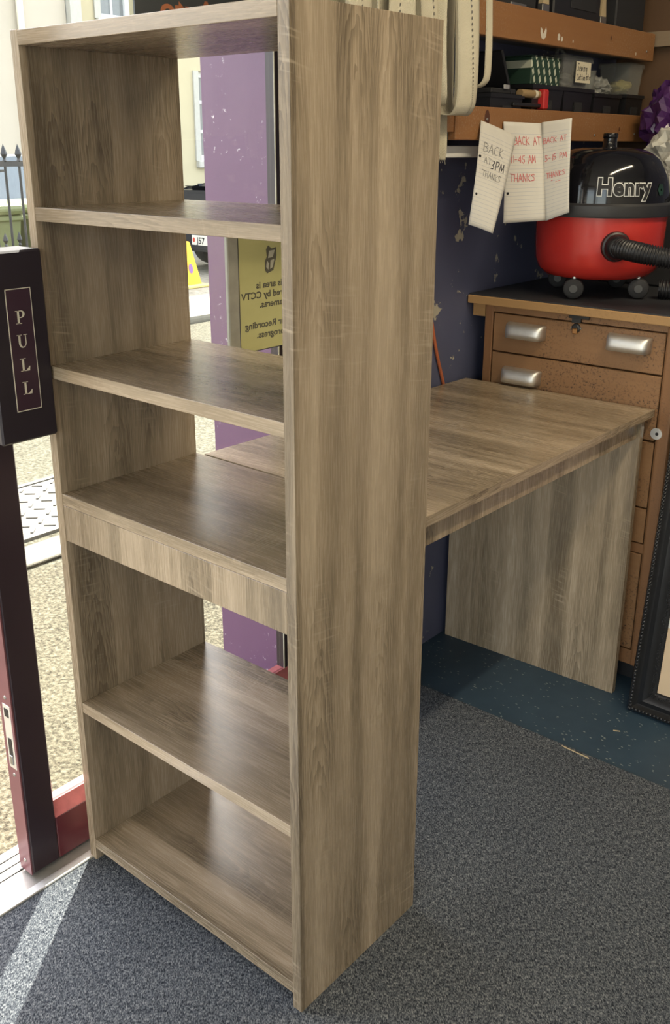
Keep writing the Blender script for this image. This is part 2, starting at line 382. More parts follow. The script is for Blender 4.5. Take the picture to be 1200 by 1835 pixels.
# ------------------------------------------------------------------ room shell
def shell():
    WX, Y0, Y1, H = 3.4, -3.4, 2.16, 2.58
    struct('floor', b1(-.02, WX, Y0, Y1, -.12, -.004), LINO)
    c = tag(obj('carpet', b1(.006, WX, Y0, .935, -.004, 0.0), CARPET), 'grey blue flecked cord carpet laid up to the blue lino', 'carpet'); c['kind'] = 'structure'
    struct('ceiling', b1(-.36, WX+.1, Y0-.1, Y1+.1, H, H+.1), CEIL)
    # street wall: blue painted pier beyond the door, head over the door, wall and shop window further on
    struct('wall_left', b1(-.36, 0, .702, Y1, -.12, H), [BLUE, PURPLE])
    pl = b1(-.3605, -.02, .6985, .702, -.12, H); struct('wall_entrance', pl, PURPLE)
    struct('wall_head', b1(-.36, 0, -.93, .698, 2.12, H), WALLW)
    struct('wall_shopfront', box(box(b1(-.36, 0, -1.25, -.93, -.12, H), -.36, 0, Y0, -1.25, -.12, .5), -.36, 0, Y0, -1.25, 2.4, H), WALLW)
    win = struct('window_1', box(box(box(box(B(), -.2, -.14, Y0, -1.25, .5, .56), -.2, -.14, Y0, -1.25, 2.34, 2.4), -.2, -.14, -1.31, -1.25, .56, 2.34), -.2, -.14, Y0, Y0+.06, .56, 2.34), MAROON)
    obj('window_pane', b1(-.173, -.167, Y0+.06, -1.31, .56, 2.34), GLASS, win)
    struct('wall_back', b1(-.36, WX+.1, Y1, Y1+.1, -.12, H), BLUE)
    struct('wall_right', b1(WX, WX+.1, Y0, Y1, -.12, H), WALLW)
    struct('wall_front', box(box(box(b1(-.36, .1, Y0-.1, Y0, -.12, H), 3.3, WX+.1, Y0-.1, Y0, -.12, H), .1, 3.3, Y0-.1, Y0, -.12, .04), .1, 3.3, Y0-.1, Y0, 2.36, H), WALLW)
    w2 = struct('window_2', box(box(box(box(box(B(), .1, 3.3, Y0-.08, Y0-.02, .04, .10), .1, 3.3, Y0-.08, Y0-.02, 2.30, 2.36), .1, .16, Y0-.08, Y0-.02, .10, 2.30), 3.24, 3.3, Y0-.08, Y0-.02, .10, 2.30), 1.67, 1.73, Y0-.08, Y0-.02, .10, 2.30), MAROON)  # unseen glazing, put in and widened for low daylight from the front
    obj('window_pane', b1(.16, 1.67, Y0-.053, Y0-.047, .10, 2.30), GLASS, w2); obj('window_pane', b1(1.73, 3.24, Y0-.053, Y0-.047, .10, 2.30), GLASS, w2)
    struct('ground', b1(-.14, 9, -9, Y0-.1, -.2, -.05), plain('pale_side_paving', (.42, .40, .34), .9))
    # thick grubby band at the pier's foot
    struct('trim_1', box(B(), -.355, -.03, .690, .6985, -.06, .012), plain('grimy_concrete', (.10, .09, .09), .9, var=.6, scale=60))
    t = struct('trim_2', b1(-.14, .006, -.93, .70, -.05, -.002, .002), plain('worn_threshold_metal', (.46, .44, .40), .38, metallic=.7, var=.25, scale=40))
    for i, xx in enumerate((-.122, -.100, -.078)):
        obj('track_groove', b1(xx, xx+.008, -.92, .69, -.002, .0), DSTEEL, t)
    obj('carpet_edging', b1(-.012, .008, -.92, .70, -.002, .004, .0015), ALU, t)
shell()

def door():
    d = thing('door_1', None, None, (-.055, -.105, 0), kind='structure')
    d['label'] = 'dark maroon glazed shop door with a PULL box and red bottom rail'
    ox = Vector((-.055, -.105, 0))
    def L(x0, x1, y0, y1, z0, z1, **k): return b1(x0+.055, x1+.055, y0+.105, y1+.105, z0, z1, **k)
    obj('stile', L(-.075, -.035, -.105, -.046, .004, 2.08, bev=.003), MAROON, d)
    obj('edge_strip', L(-.0745, -.0365, -.108, -.105, .004, 2.08), plain('faded_plum_paint', (.16, .060, .068), .35, var=.2, scale=14), d)
    obj('stile', L(-.075, -.0515, .610, .69, .004, 2.08), MAROON, d)
    for y in (.6085, .6225): obj('glazing_bead', L(-.0515, -.0500, y, y+.003, .126, 2.0), CREAM, d)
    obj('bottom_rail', L(-.074, -.036, -.046, .690, .004, .098, bev=.002), plain('oxblood_paint', (.095, .016, .024), .3, var=.2, scale=18), d)
    bead = B(); prism(bead, [(-.075+.055, .098), (-.036+.055, .098), (-.05+.055, .126), (-.075+.055, .126)], 'y', -.046+.105, .690+.105)
    obj('bottom_bead', bead, plain('worn_red_paint', (.36, .10, .10), .4, var=.45, scale=45), d)
    obj('top_rail', L(-.075, -.035, -.046, .610, 2.0, 2.08, bev=.003), MAROON, d)
    obj('glass_pane', L(-.058, -.052, -.046, .610, .126, 2.0), GLASS, d)
    # the PULL box
    bx = obj('pull_box', L(-.034, .030, -.103, -.002, .868, 1.166, bev=.003), plain('pull_box_plum', (.018, .013, .019), .42, var=.1, scale=10), d)
    pl = obj('sign_plate', L(.030, .0312, -.073, -.0285, .918, 1.110), plain('plate_plum', (.040, .018, .030), .35), bx)
    bd = B()
    for a in ((-.073, -.0715, .918, 1.110), (-.0295, -.0285, .918, 1.110), (-.073, -.0285, .918, .9195), (-.073, -.0285, 1.1088, 1.110)):
        box(bd, .0312+.055, .0316+.055, a[0]+.105, a[1]+.105, a[2], a[3])
    obj('plate_border', bd, CREAM, bx)
    # serif capitals reading downwards
    def fn(u, v): return (.0316+.055, u+.105, v)
    def poly(bm, pts): 
        A_ = [bm.verts.new(fn(*p)) for p in pts]; bm.faces.new(A_)
    S = .0165
    def glyph(ch, cy, cz):
        bm = B(); Rr = lambda x0, x1, y0, y1: poly(bm, [(cy+x0*S, cz+y0*S), (cy+x1*S, cz+y0*S), (cy+x1*S, cz+y1*S), (cy+x0*S, cz+y1*S)])
        if ch == 'L': Rr(-.30, -.08, -.62, .62); Rr(-.50, .12, .55, .62); Rr(-.50, .48, -.62, -.54); poly(bm, [(cy+.12*S, cz-.54*S), (cy+.48*S, cz-.54*S), (cy+.54*S, cz-.20*S), (cy+.46*S, cz-.20*S)])
        if ch == 'P':
            Rr(-.30, -.08, -.62, .62); Rr(-.50, .14, -.62, -.55); Rr(-.50, -.1, .55, .62)
            n = 14; ou = [(.08+.42*math.cos(-PI/2+PI*i/n), .27+.35*math.sin(-PI/2+PI*i/n)) for i in range(n+1)]; inn = [(.04+.22*math.cos(-PI/2+PI*i/n), .27+.28*math.sin(-PI/2+PI*i/n)) for i in range(n+1)]
            ou = [(-.1, -.08)]+ou+[(-.1, .62)]; inn = [(-.1, -.01)]+inn+[(-.1, .55)]
            for i in range(len(ou)-1): poly(bm, [(cy+p[0]*S, cz+p[1]*S) for p in (ou[i], ou[i+1], inn[i+1], inn[i])])
        if ch == 'U':
            Rr(-.42, -.20, -.15, .62); Rr(.30, .40, -.15, .62); Rr(-.58, -.04, .55, .62); Rr(.14, .56, .55, .62)
            n = 14; ou = [(-.01+.41*math.cos(PI+PI*i/n), -.15+.49*math.sin(PI+PI*i/n)) for i in range(n+1)]; inn = [(.05+.25*math.cos(PI+PI*i/n), -.15+.38*math.sin(PI+PI*i/n)) for i in range(n+1)]
            for i in range(n): poly(bm, [(cy+p[0]*S, cz+p[1]*S) for p in (ou[i], ou[i+1], inn[i+1], inn[i])])
        obj('letter', bm, CREAM, bx)
    for i, ch in enumerate('PULL'): glyph(ch, -.051, 1.066-.0372*i)
    # flush bolt in the door edge
    fb = B(); box(fb, -.066+.055, -.043+.055, -.0005-.003, .0006-.003, .236, .370, bev=.0005)
    f = obj('flush_bolt', fb, ALU, d)
    obj('bolt_slot', b1(-.060+.055, -.049+.055, -.0042, -.0034, .262, .300), BLACK, f)
    obj('bolt_lever', b1(-.0595+.055, -.0495+.055, -.0055, -.0034, .244, .264, bev=.001), STEEL, f)
    obj('bolt_recess', b1(-.061+.055, -.048+.055, -.0042, -.0034, .345, .362), BLACK, f)
    for z in (.385, .222, .03):
        s = B(); lathe(s, [(0, 0), (.004, 0), (.003, .0015), (0, .002)], 10, Tm(-.054+.055, -.003, z, rx=PI/2)); obj('screw', s, STEEL, d)
door()

def jamb():
    f = thing('door_frame', None, None, (0, .69, 0)); f['kind'] = 'structure'; f.name = 'trim_3'
    obj('frame_post', b1(-.09, 0, .692-.69, .7-.69, -.002, 2.12), MAROON, f)
    obj('frame_head', b1(-.09, 0, -.93-.69, .692-.69, 2.085, 2.12), MAROON, f)
    obj('frame_post', b1(-.09, 0, -.93-.69, -.88-.69, -.002, 2.085), MAROON, f)
jamb()

def notices():
    k = NT('yellow_notice_card', .5, .3); n = k.noise(k.obj(), 9, 4); k.col(k.mix(n, (.42, .40, .17), (.52, .50, .24)))
    t = thing('security_notice', 'yellow CCTV notice seen reversed, with a camera drawing, by the door hinge', 'sign', (-.012, .458, .921))
    obj('card', b1(-.001, .001, 0, .195, 0, .252), k.m, t)
    obj('card_border', box(b1(.001, .0014, 0, .0018, 0, .252), .001, .0014, 0, .195, 0, .0018), INKK, t)
    obj('holder_edge', b1(-.006, .004, -.030, -.001, -.004, .26, bev=.002), plain('grey_holder_plastic', (.30, .29, .24), .35, var=.3, scale=30), t)
    INK = plain('notice_grey_ink', (.10, .095, .07), .6)
    ln = max(x for x, y in text2d('monitored by CCTV', .018, 0, 'LEFT')[0]); kx = .178/ln
    for s, z in (('This area is', .126), ('monitored by CCTV', .1065), ('Cameras.', .087), ('24 hour Recording', .047), ('in progress.', .0265)):
        bm = B(); text_bm(bm, s, .0185, lambda x, y, z=z: (.0014, .0975-x*kx, z+y), .0005); obj('lettering', bm, INK, t)
    cm = B()
    def q(b, d, pts): b.faces.new([b.verts.new((d, u, v)) for u, v in pts])
    q(cm, .0014, [(.074, .160), (.080, .153), (.098, .158), (.108, .186), (.107, .203), (.094, .201), (.084, .208), (.078, .200), (.080, .186), (.074, .178)]); obj('camera_drawing', cm, INK, t)
    c2 = B(); q(c2, .0018, [(.083, .183), (.096, .184), (.103, .198), (.086, .197)]); q(c2, .0018, [(.077, .166), (.083, .160), (.086, .172), (.080, .178)]); q(c2, .0018, [(.088, .161), (.096, .164), (.101, .180), (.090, .178)])
    obj('camera_highlight', c2, plain('notice_pale_ink', (.42, .41, .33), .6), t)
    # dark board with orange lettering high on the door glass, read from the street
    s = thing('advert_board', 'dark window board with reversed orange lettering above the bookcase', 'sign', (-.0495, .272, 1.50))
    obj('board', b1(-.002, .002, 0, .30, .010, .30), plain('dark_board', (.035, .040, .045), .5), s)
    o = B(); text_bm(o, 'Auto', .054, lambda x, y: (.0025, .118-x*1.15, .022+y), .0016); 
    geom = [v for v in o.verts if v.co.z < .022]
    obj('lettering', o, plain('orange_ink', (.36, .12, .05), .5), s)
    o = B(); text_bm(o, '0110', .022, lambda x, y: (.0025, .075-x, .062+y)); obj('small_lettering', o, CREAM, s)
notices()

# ------------------------------------------------------------------ bookcase
def bookcase():
    W, D, H, t = .5563, .3039, 1.476, .0185
    b = thing('bookcase', 'tall open-backed bookcase in grey brown oak print with six shelves', 'bookcase', (W/2, D/2, 0))
    def L(x0, x1, y0, y1, z0, z1, bev=.0006): return b1(x0-W/2, x1-W/2, y0-D/2, y1-D/2, z0, z1, bev=bev)
    obj('side_panel', L(W-t, W, 0, D, 0, H), OZ, b)
    obj('side_panel', L(0, t, 0, D, 0, H), OZ, b)
    obj('top_panel', L(t, W-t, 0, D, H-t-.003, H-.001), OX, b)
    for z in (1.2267, .9791, .7587, .3517, .0479):
        obj('shelf', L(t, W-t, .001, D, z-.0205, z), OX, b)
    obj('apron', L(t+.0003, W-t-.0003, .001, .019, .6727, .7377), OZ, b)
    obj('cam_fixing', lathe(B(), [(0, 0), (.0022, 0), (.0022, .001), (0, .001)], 8, Tm(W/2-t, -D/2+.014, H-t-.012, ry=-PI/2)), BLACK, b)
bookcase()

# ------------------------------------------------------------------ desk
def desk():
    th = .030; Ld, Wd = .957, .512
    d = thing('desk', 'oak print fold-out desk with two-board top standing against the bookcase back', 'desk', (.5505, .3215, 0), (0, 0, th))
    tilt = Matrix.Translation((0, 0, .7602)) @ Matrix.Rotation(math.atan2(-.0259, Ld), 4, 'X')
    s = .497
    nb = b1(-Wd, 0, 0, s-.0004, -.018, 0, bev=.0006, M=tilt)
    for v_ in nb.verts:
        if v_.co.y < .1: v_.co.y -= .0165*(1+v_.co.x/Wd)
    obj('top_board', nb, OX, d)
    obj('top_board', b1(-Wd, 0, s+.0004, Ld, -.018, 0, bev=.0006, M=tilt), OX, d)
    obj('edge_band', b1(.0001, .0010, -.015, s-.0006, -.0178, -.0002, M=tilt), OY, d); obj('edge_band', b1(.0001, .0010, s+.0006, Ld, -.0178, -.0002, M=tilt), OY, d)
    obj('apron', b1(-.032, -.014, .002, .20, -.062, -.0182, bev=.0005, M=tilt), OZ, d)
    obj('apron', b1(-.032, -.014, .2006, .899, -.062, -.0182, bev=.0005, M=tilt), OZ, d)
    obj('apron', b1(-Wd+.001, -Wd+.019, .002, .899, -.062, -.0182, bev=.0005, M=tilt), OZ, d)
    obj('leg_panel', b1(-Wd+.004, -.006, .900, .9185, -.004, .7155, bev=.0006), OZ, d)
desk()

# ------------------------------------------------------------------ drawer cabinet
def cabinet():
    CX0, CX1, CY0, CY1, Z0, ZT = .045, .562, 1.285, 1.93, -.004, .957
    c = thing('drawer_cabinet', 'old varnished wooden drawer cabinet with aluminium cup handles and a dark top', 'cabinet', ((CX0+CX1)/2, (CY0+CY1)/2, Z0))
    ox, oy = (CX0+CX1)/2, (CY0+CY1)/2
    def L(x0, x1, y0, y1, z0, z1, bev=.0, seg=1): return b1(x0-ox, x1-ox, y0-oy, y1-oy, z0-Z0, z1-Z0, bev=bev, seg=seg)
    obj('carcass', L(CX0+.006, CX1-.006, CY0+.03, CY1, .06, .932), CABV, c)
    obj('plinth', L(CX0+.02, CX1-.02, CY0+.04, CY1-.01, Z0, .06), BLACKM, c)
    obj('top_board', L(.004, .60, CY0-.022, CY1, .9325, .9535, bev=.0015), LIP, c)
    obj('top_covering', L(.006, .598, CY0-.018, CY1, .9535, ZT), RUBBER, c)
    obj('batten', L(.006, CX0-.002, CY0+.004, CY0+.03, .898, .932), LIP, c)
    obj('stile', L(CX0, .069, CY0, CY0+.03, .055, .932, bev=.002), CABV, c)
    obj('stile', L(.529, CX1, CY0-.004, CY0+.03, .055, .932, bev=.006, seg=2), CABV, c)
    obj('top_rail', L(.069, .529, CY0+.004, CY0+.03, .914, .932), CAB, c)
    obj('bottom_rail', L(.069, .529, CY0+.004, CY0+.03, .055, .095), CABV, c)
    def drawer(z0, z1, hs, cap=True):
        dr = obj('drawer', L(.0725, .5265, CY0, CY0+.028, z0, z1, bev=.0015), CAB, c)
        for hx, hz in hs:
            # cup handle: rounded hood, open underneath
            w2, h, dp = .054, .034, .030
            def fn(u, v):
                a = PI*u; e = (1-abs(math.cos(a))**6)**(1/2.6) if 0 < u < 1 else 0.0
                xx = -w2*math.cos(a) if False else -w2+2*w2*u
                ss = max(0.0, 1-abs((xx/w2))**7)**(1/3.0); q = v*PI/2
                return (hx-ox+xx*(1-.05*v), CY0-oy-dp*ss*math.sin(q)**.6, hz-Z0-h/2+h*math.cos(q)**.55 if v < 1 else hz-Z0-h/2-.001)
            hb = sheet(B(), fn, 28, 10, .0018); obj('handle', hb, ALU, dr, smooth='all')
        return dr
    d1 = drawer(.8145, .911, ((.170, .8755), (.443, .880)))
    k = obj('lock', lathe(B(), [(0, 0), (.012, 0), (.011, .003), (.007, .005), (0, .005)], 18, Tm(.303-ox, CY0-oy, .8985-Z0, rx=PI/2)), DSTEEL, d1)
    obj('lock_barrel', b1(.2965-ox, .3095-ox, CY0-oy-.009, CY0-oy-.004, .885-Z0, .899-Z0, bev=.002, M=None), BRASS, d1)
    for sx in (-.012, .012): obj('lock_screw', lathe(B(), [(0, 0), (.003, 0), (.002, .002), (0, .0025)], 8, Tm(.303-ox+sx, CY0-oy, .899-Z0, rx=PI/2)), STEEL, d1)
    obj('hasp', box(L(.282, .336, CY0-.003, CY0+.004, .9215, .932, bev=.001), .292-ox, .316-ox, CY0-oy-.004, CY0-oy, .912-Z0, .923-Z0), DSTEEL, c)
    drawer(.655, .8105, ((.165, .760),))
    drawer(.485, .650, ((.170, .58), (.44, .575)))
    drawer(.392, .481, ())
    obj('mid_rail', L(.069, .529, CY0+.002, CY0+.03, .365, .389), CABV, c)
    drawer(.100, .362, ((.170, .26), (.44, .26)))
    pl = obj('hanger_plate', lathe(B(), [(0, 0), (.014, 0), (.014, .003), (0, .003)], 20, Tm(.532-ox, CY0-oy-.004, .676-Z0, rx=PI/2)), ALU, c)
    obj('plate_hole', lathe(B(), [(0, 0), (.004, 0), (.004, .0006), (0, .0006)], 12, Tm(.534-ox, CY0-oy-.0072, .676-Z0, rx=PI/2)), BLACK, c)
cabinet()

# ------------------------------------------------------------------ vacuum cleaner
def vacuum():
    A = R(-50); cx, cy, cz = .252, 1.475, .957
    v = thing('vacuum_cleaner', 'red and black tub vacuum cleaner with corrugated hose on the drawer cabinet', 'vacuum cleaner', (cx, cy, cz))
    body = [(0, .046), (.10, .046), (.128, .052), (.146, .068), (.154, .090), (.157, .12), (.160, .200), (.155, .203), (0, .203)]
    obj('tub', lathe(B(), body, 64), VRED, v, smooth=True)
    band = [(.158, .199), (.168, .199), (.1695, .204), (.168, .226), (.163, .231), (.150, .232)]
    obj('rim_band', lathe(B(), band, 64), plain('charcoal_plastic', (.022, .022, .024), .45), v, smooth=True)
    dome = [(.160, .231), (.158, .255), (.154, .282), (.143, .312), (.122, .338), (.090, .352), (.05, .356), (0, .357)]
    prof = [(p.x, p.z) for p in bez([(a, 0, b) for a, b in dome], 4)]
    prof = [(max(a, 0), b) for a, b in prof]; prof[-1] = (0, .357)
    obj('dome', lathe(B(), prof, 64), GLOSSB, v, smooth='all')
    obj('handle_knob', lathe(B(), [(.020, .354), (.017, .36), (.0165, .378), (.018, .380), (.018, .388), (.0165, .390), (.010, .390), (.009, .384), (0, .384)], 24, Tm(.01, -.006, 0)), GLOSSB, v, smooth=True)
    obj('top_plate', lathe(B(), [(0, .3575), (.06, .3565), (.062, .354)], 32), GLOSSB, v, smooth=True)
    def on_dome(s, z, d=0.0):                # arc length about the lettering centre, height -> surface
        for (r0, z0), (r1, z1) in zip(prof, prof[1:]):
            if z0 <= z <= z1: rr = r0+(r1-r0)*(z-z0)/max(z1-z0, 1e-6); break
        else: rr = .16
        a = R(-46)+s/.156; rr += d
        return (rr*math.cos(a), rr*math.sin(a), z)
    for nm, off, dd, mt in (('lettering_outline', .0040, .0010, WHITEP), ('lettering', .0019, .0022, BLACKM)):
        vs, fs = text2d('Henry', .052, off, 'CENTER', 1.08)
        bm = B(); V = [bm.verts.new((x, y, 0)) for x, y in vs]
        for f in fs:
            try: bm.faces.new([V[i] for i in f])
            except ValueError: pass
        bmesh.ops.triangulate(bm, faces=bm.faces)
        for _ in range(2):
            es = [e for e in bm.edges if e.calc_length() > .006]
            if es: bmesh.ops.subdivide_edges(bm, edges=es, cuts=1); bmesh.ops.triangulate(bm, faces=[f for f in bm.faces if len(f.verts) > 3])
        for q in bm.verts: q.co = on_dome(q.co.x*.93, .252+q.co.y, dd)
        obj(nm, bm, mt, v)
    # faint green badge of petals on the dome's side
    bd = B()
    for i in range(6):
        a = i*PI/3
        ring = [(.0085*math.cos(a)+.0062*math.cos(u*PI/5), .0085*math.sin(a)+.0062*math.sin(u*PI/5)) for u in range(10)]
        bd.faces.new([bd.verts.new(on_dome(.105+p*.9, .262+q, .0012)) for p, q in ring])
    obj('petal_badge', bd, plain('dark_green_print', (.010, .035, .022), .2), v)
    # castors
    for da in (-38, 40, 140, 215):
        a = A+R(da); rr = .128
        w = obj('castor', lathe(B(), [(0, -.010), (.018, -.010), (.024, -.007), (.026, 0), (.024, .007), (.018, .010), (0, .010)], 20, Tm(rr*math.cos(a), rr*math.sin(a), .0262, rz=A+R(75), rx=PI/2)), BLACKM, v, smooth=True)
        obj('castor_hub', lathe(B(), [(0, .0118), (.010, .0118), (.011, .009)], 14, Tm(rr*math.cos(a), rr*math.sin(a), .0262, rz=A+R(75), rx=PI/2)), plain('grey_hub', (.05, .05, .05), .5), w)
        obj('castor_pin', tube(B(), [(rr*math.cos(a), rr*math.sin(a), .040), (rr*.97*math.cos(a), rr*.97*math.sin(a), .066)], .006, 8), STEEL, w)
    # hose inlet and corrugated hose
    fd = Vector((math.cos(A), math.sin(A), 0)); inl = fd*.155+Vector((0, 0, .133))
    M = Matrix.Translation(inl) @ fd.to_track_quat('Z', 'Y').to_matrix().to_4x4()
    obj('hose_collar', lathe(B(), [(.034, -.006), (.036, .004), (.034, .012), (.030, .014), (.030, .020), (.026, .030), (.023, .034), (.019, .034)], 28, M), BLACK, v, smooth=True)
    side = Vector((.763, .646, 0))
    p0 = inl+fd*.02
    pts = [p0, p0+fd*.035+Vector((.012, .01, -.003)), p0+Vector((.10, -.015, -.012)), p0+Vector((.20, .03, -.030)), p0+Vector((.275, .10, -.065)), p0+Vector((.262, .215, -.098)), p0+Vector((.165, .235, -.108)), p0+Vector((.085, .165, -.1085)), p0+Vector((.05, .15, -.1085))]
    path = bez(pts, 34); rad = [.0185+.0022*math.cos(i*PI*.72) for i in range(len(path))]
    # even spacing so that the ribs are regular
    seg = [0]
    for a, b in zip(path, path[1:]): seg.append(seg[-1]+(b-a).length)
    tot = seg[-1]; N = int(tot/.00165); out = []; j = 0
    for i in range(N+1):
        s = tot*i/N
        while j < len(seg)-2 and seg[j+1] < s: j += 1
        out.append(path[j].lerp(path[j+1], (s-seg[j])/max(seg[j+1]-seg[j], 1e-9)))
    tp = [min(1, .75+i*.003) for i in range(N+1)]
    hz = tube(B(), out, [(.0222+.0022*(1, .6, -1, -.6)[i % 4]) for i in range(N+1)], 16); obj('hose', hz, BLACK, v, smooth='all')
vacuum()

# ------------------------------------------------------------------ wall shelves above the desk
def shelving():
    RX = .13
    s = thing('wall_shelf', 'brown wooden wall shelf unit with two deep front rails above the desk', 'shelf', (RX, 1.45, 1.325))
    def L(x0, x1, y0, y1, z0, z1, bev=0.0): return b1(x0-RX, x1-RX, y0-1.45, y1-1.45, z0-1.325, z1-1.325, bev=bev)
    lo = obj('lower_rail', L(RX-.02, RX, .985, 2.0, 1.329, 1.400, .0015), RAIL, s)
    obj('rail_end', L(RX-.034, RX-.004, .90, .984, 1.345, 1.386, .001), RAIL, s)
    up_ = obj('upper_rail', L(RX-.02, RX, .80, 1.98, 1.545, 1.617, .0015), RAIL, s)
    DK = plain('grey_shelf_board', (.16, .16, .165), .6)
    obj('lower_board', L(.001, RX-.021, .90, 2.0, 1.331, 1.347), DK, s)
    obj('upper_board', L(.001, RX-.021, .80, 1.98, 1.556, 1.572), DK, s)
    # end board and a paler cleat
    obj('end_board', L(.001, .30, 2.02, 2.04, 1.20, 1.80), mat_timber('brown_end_board', (.085, .048, .026), (.13, .075, .04), 'z'), s)
    obj('end_cleat', L(.02, .34, 1.995, 2.018, 1.585, 1.625), mat_timber('pale_cleat_wood', (.20, .15, .10), (.28, .21, .14), 'x'), s)
    # scars: torn label, flakes, knots and screws in the rails
    TORN = plain('torn_label_paper', (.55, .50, .42), .8)
    tl = B(); tl.faces.new([tl.verts.new((.0006, 1.335-1.45+u, 1.565-1.325+w_)) for u, w_ in ((-.010, .004), (-.004, -.007), (.006, -.010), (.017, -.004), (.020, .010), (.016, .018), (.010, .010), (.004, .002), (-.001, .012), (-.010, .016))]); obj('torn_label', tl, TORN, up_)
    for y, z, r_ in ((1.416, 1.566, .006), (1.432, 1.563, .004), (1.49, 1.562, .0025), (1.86, 1.5575, .003)):
        m_ = B(); m_.faces.new([m_.verts.new((.0006, y-1.45+r_*math.cos(a*PI/4)*(1+.4*(a % 2)), z-1.325+1.4*r_*math.sin(a*PI/4))) for a in range(8)]); obj('paint_flake', m_, TORN, up_)
    KN = plain('dark_knot', (.085, .030, .014), .5)
    for par, y, z, ry, rz in ((lo, 1.110, 1.374, .011, .020), (up_, 1.70, 1.585, .003, .006), (lo, 1.80, 1.362, .004, .005)):
        m_ = B(); m_.faces.new([m_.verts.new((.0006, y-1.45+ry*math.cos(a*PI/6), z-1.325+rz*math.sin(a*PI/6))) for a in range(12)]); obj('knot', m_, KN, par)
    for par, y, z in ((lo, 1.110, 1.374), (lo, 1.65, 1.345), (lo, 1.90, 1.350), (up_, 1.93, 1.568)):
        obj('screw', lathe(B(), [(.0032, 0), (.0025, .0012), (0, .0014)], 10, Tm(.0008, y-1.45, z-1.325, ry=PI/2)), STEEL, par)
    tr = thing('cable_trunking', 'white plastic cable trunking under the near end of the lower shelf rail', 'trunking', (0, 1.0, 1.292))
    obj('channel', b1(.001, .10, -.18, .17, .0, .0255, bev=.002), WHITEP, tr)
    obj('printed_mark', b1(.10, .1003, -.052, -.034, .010, .014), INKG, tr)
shelving()

def open_bin(name, label, x0, x1, y0, y1, z0, z1, mat, group=None, lip=.006, t=.002, cat='bin'):
    o = thing(name, label, cat, ((x0+x1)/2, (y0+y1)/2, z0), group=group)
    a, b, h = (x1-x0)/2, (y1-y0)/2, z1-z0; k = .88
    bm = B()
    def ring(f, z, i=0): return [bm.verts.new((sx*(a*f-i), sy*(b*f-i), z)) for sx, sy in ((-1, -1), (1, -1), (1, 1), (-1, 1))]
    rs = [ring(k, 0), ring(1, h-lip*1.5), ring(1, h-lip*1.5, -lip*.6), ring(1, h, -lip*.6), ring(1, h, t), ring(k, t, t)]
    bm.faces.new(rs[0][::-1]); bm.faces.new(rs[-1])
    for p, q in zip(rs, rs[1:]):
        for i in range(4): bm.faces.new((p[i], p[(i+1) % 4], q[(i+1) % 4], q[i]))
    obj('tub', bm, mat, o)
    return o, a, b, h
def crumple(bm, r, sq, amp, seed, M, sub=4, fq=9.0):
    t = bmesh.new(); bmesh.ops.create_icosphere(t, subdivisions=sub, radius=1)
    for v_ in t.verts:
        d = v_.co.normalized(); n = 1-abs(mnoise.noise(d*1.3+Vector((seed, 0, 0))))*1.1-abs(mnoise.noise(d*fq*.28+Vector((0, seed, 0))))*.75-abs(mnoise.noise(d*fq*.7+Vector((0, 0, seed))))*.28
        v_.co = Vector((d.x*sq[0], d.y*sq[1], d.z*sq[2]))*r*(1-amp+amp*1.25*n)
    return merge(bm, t, M)
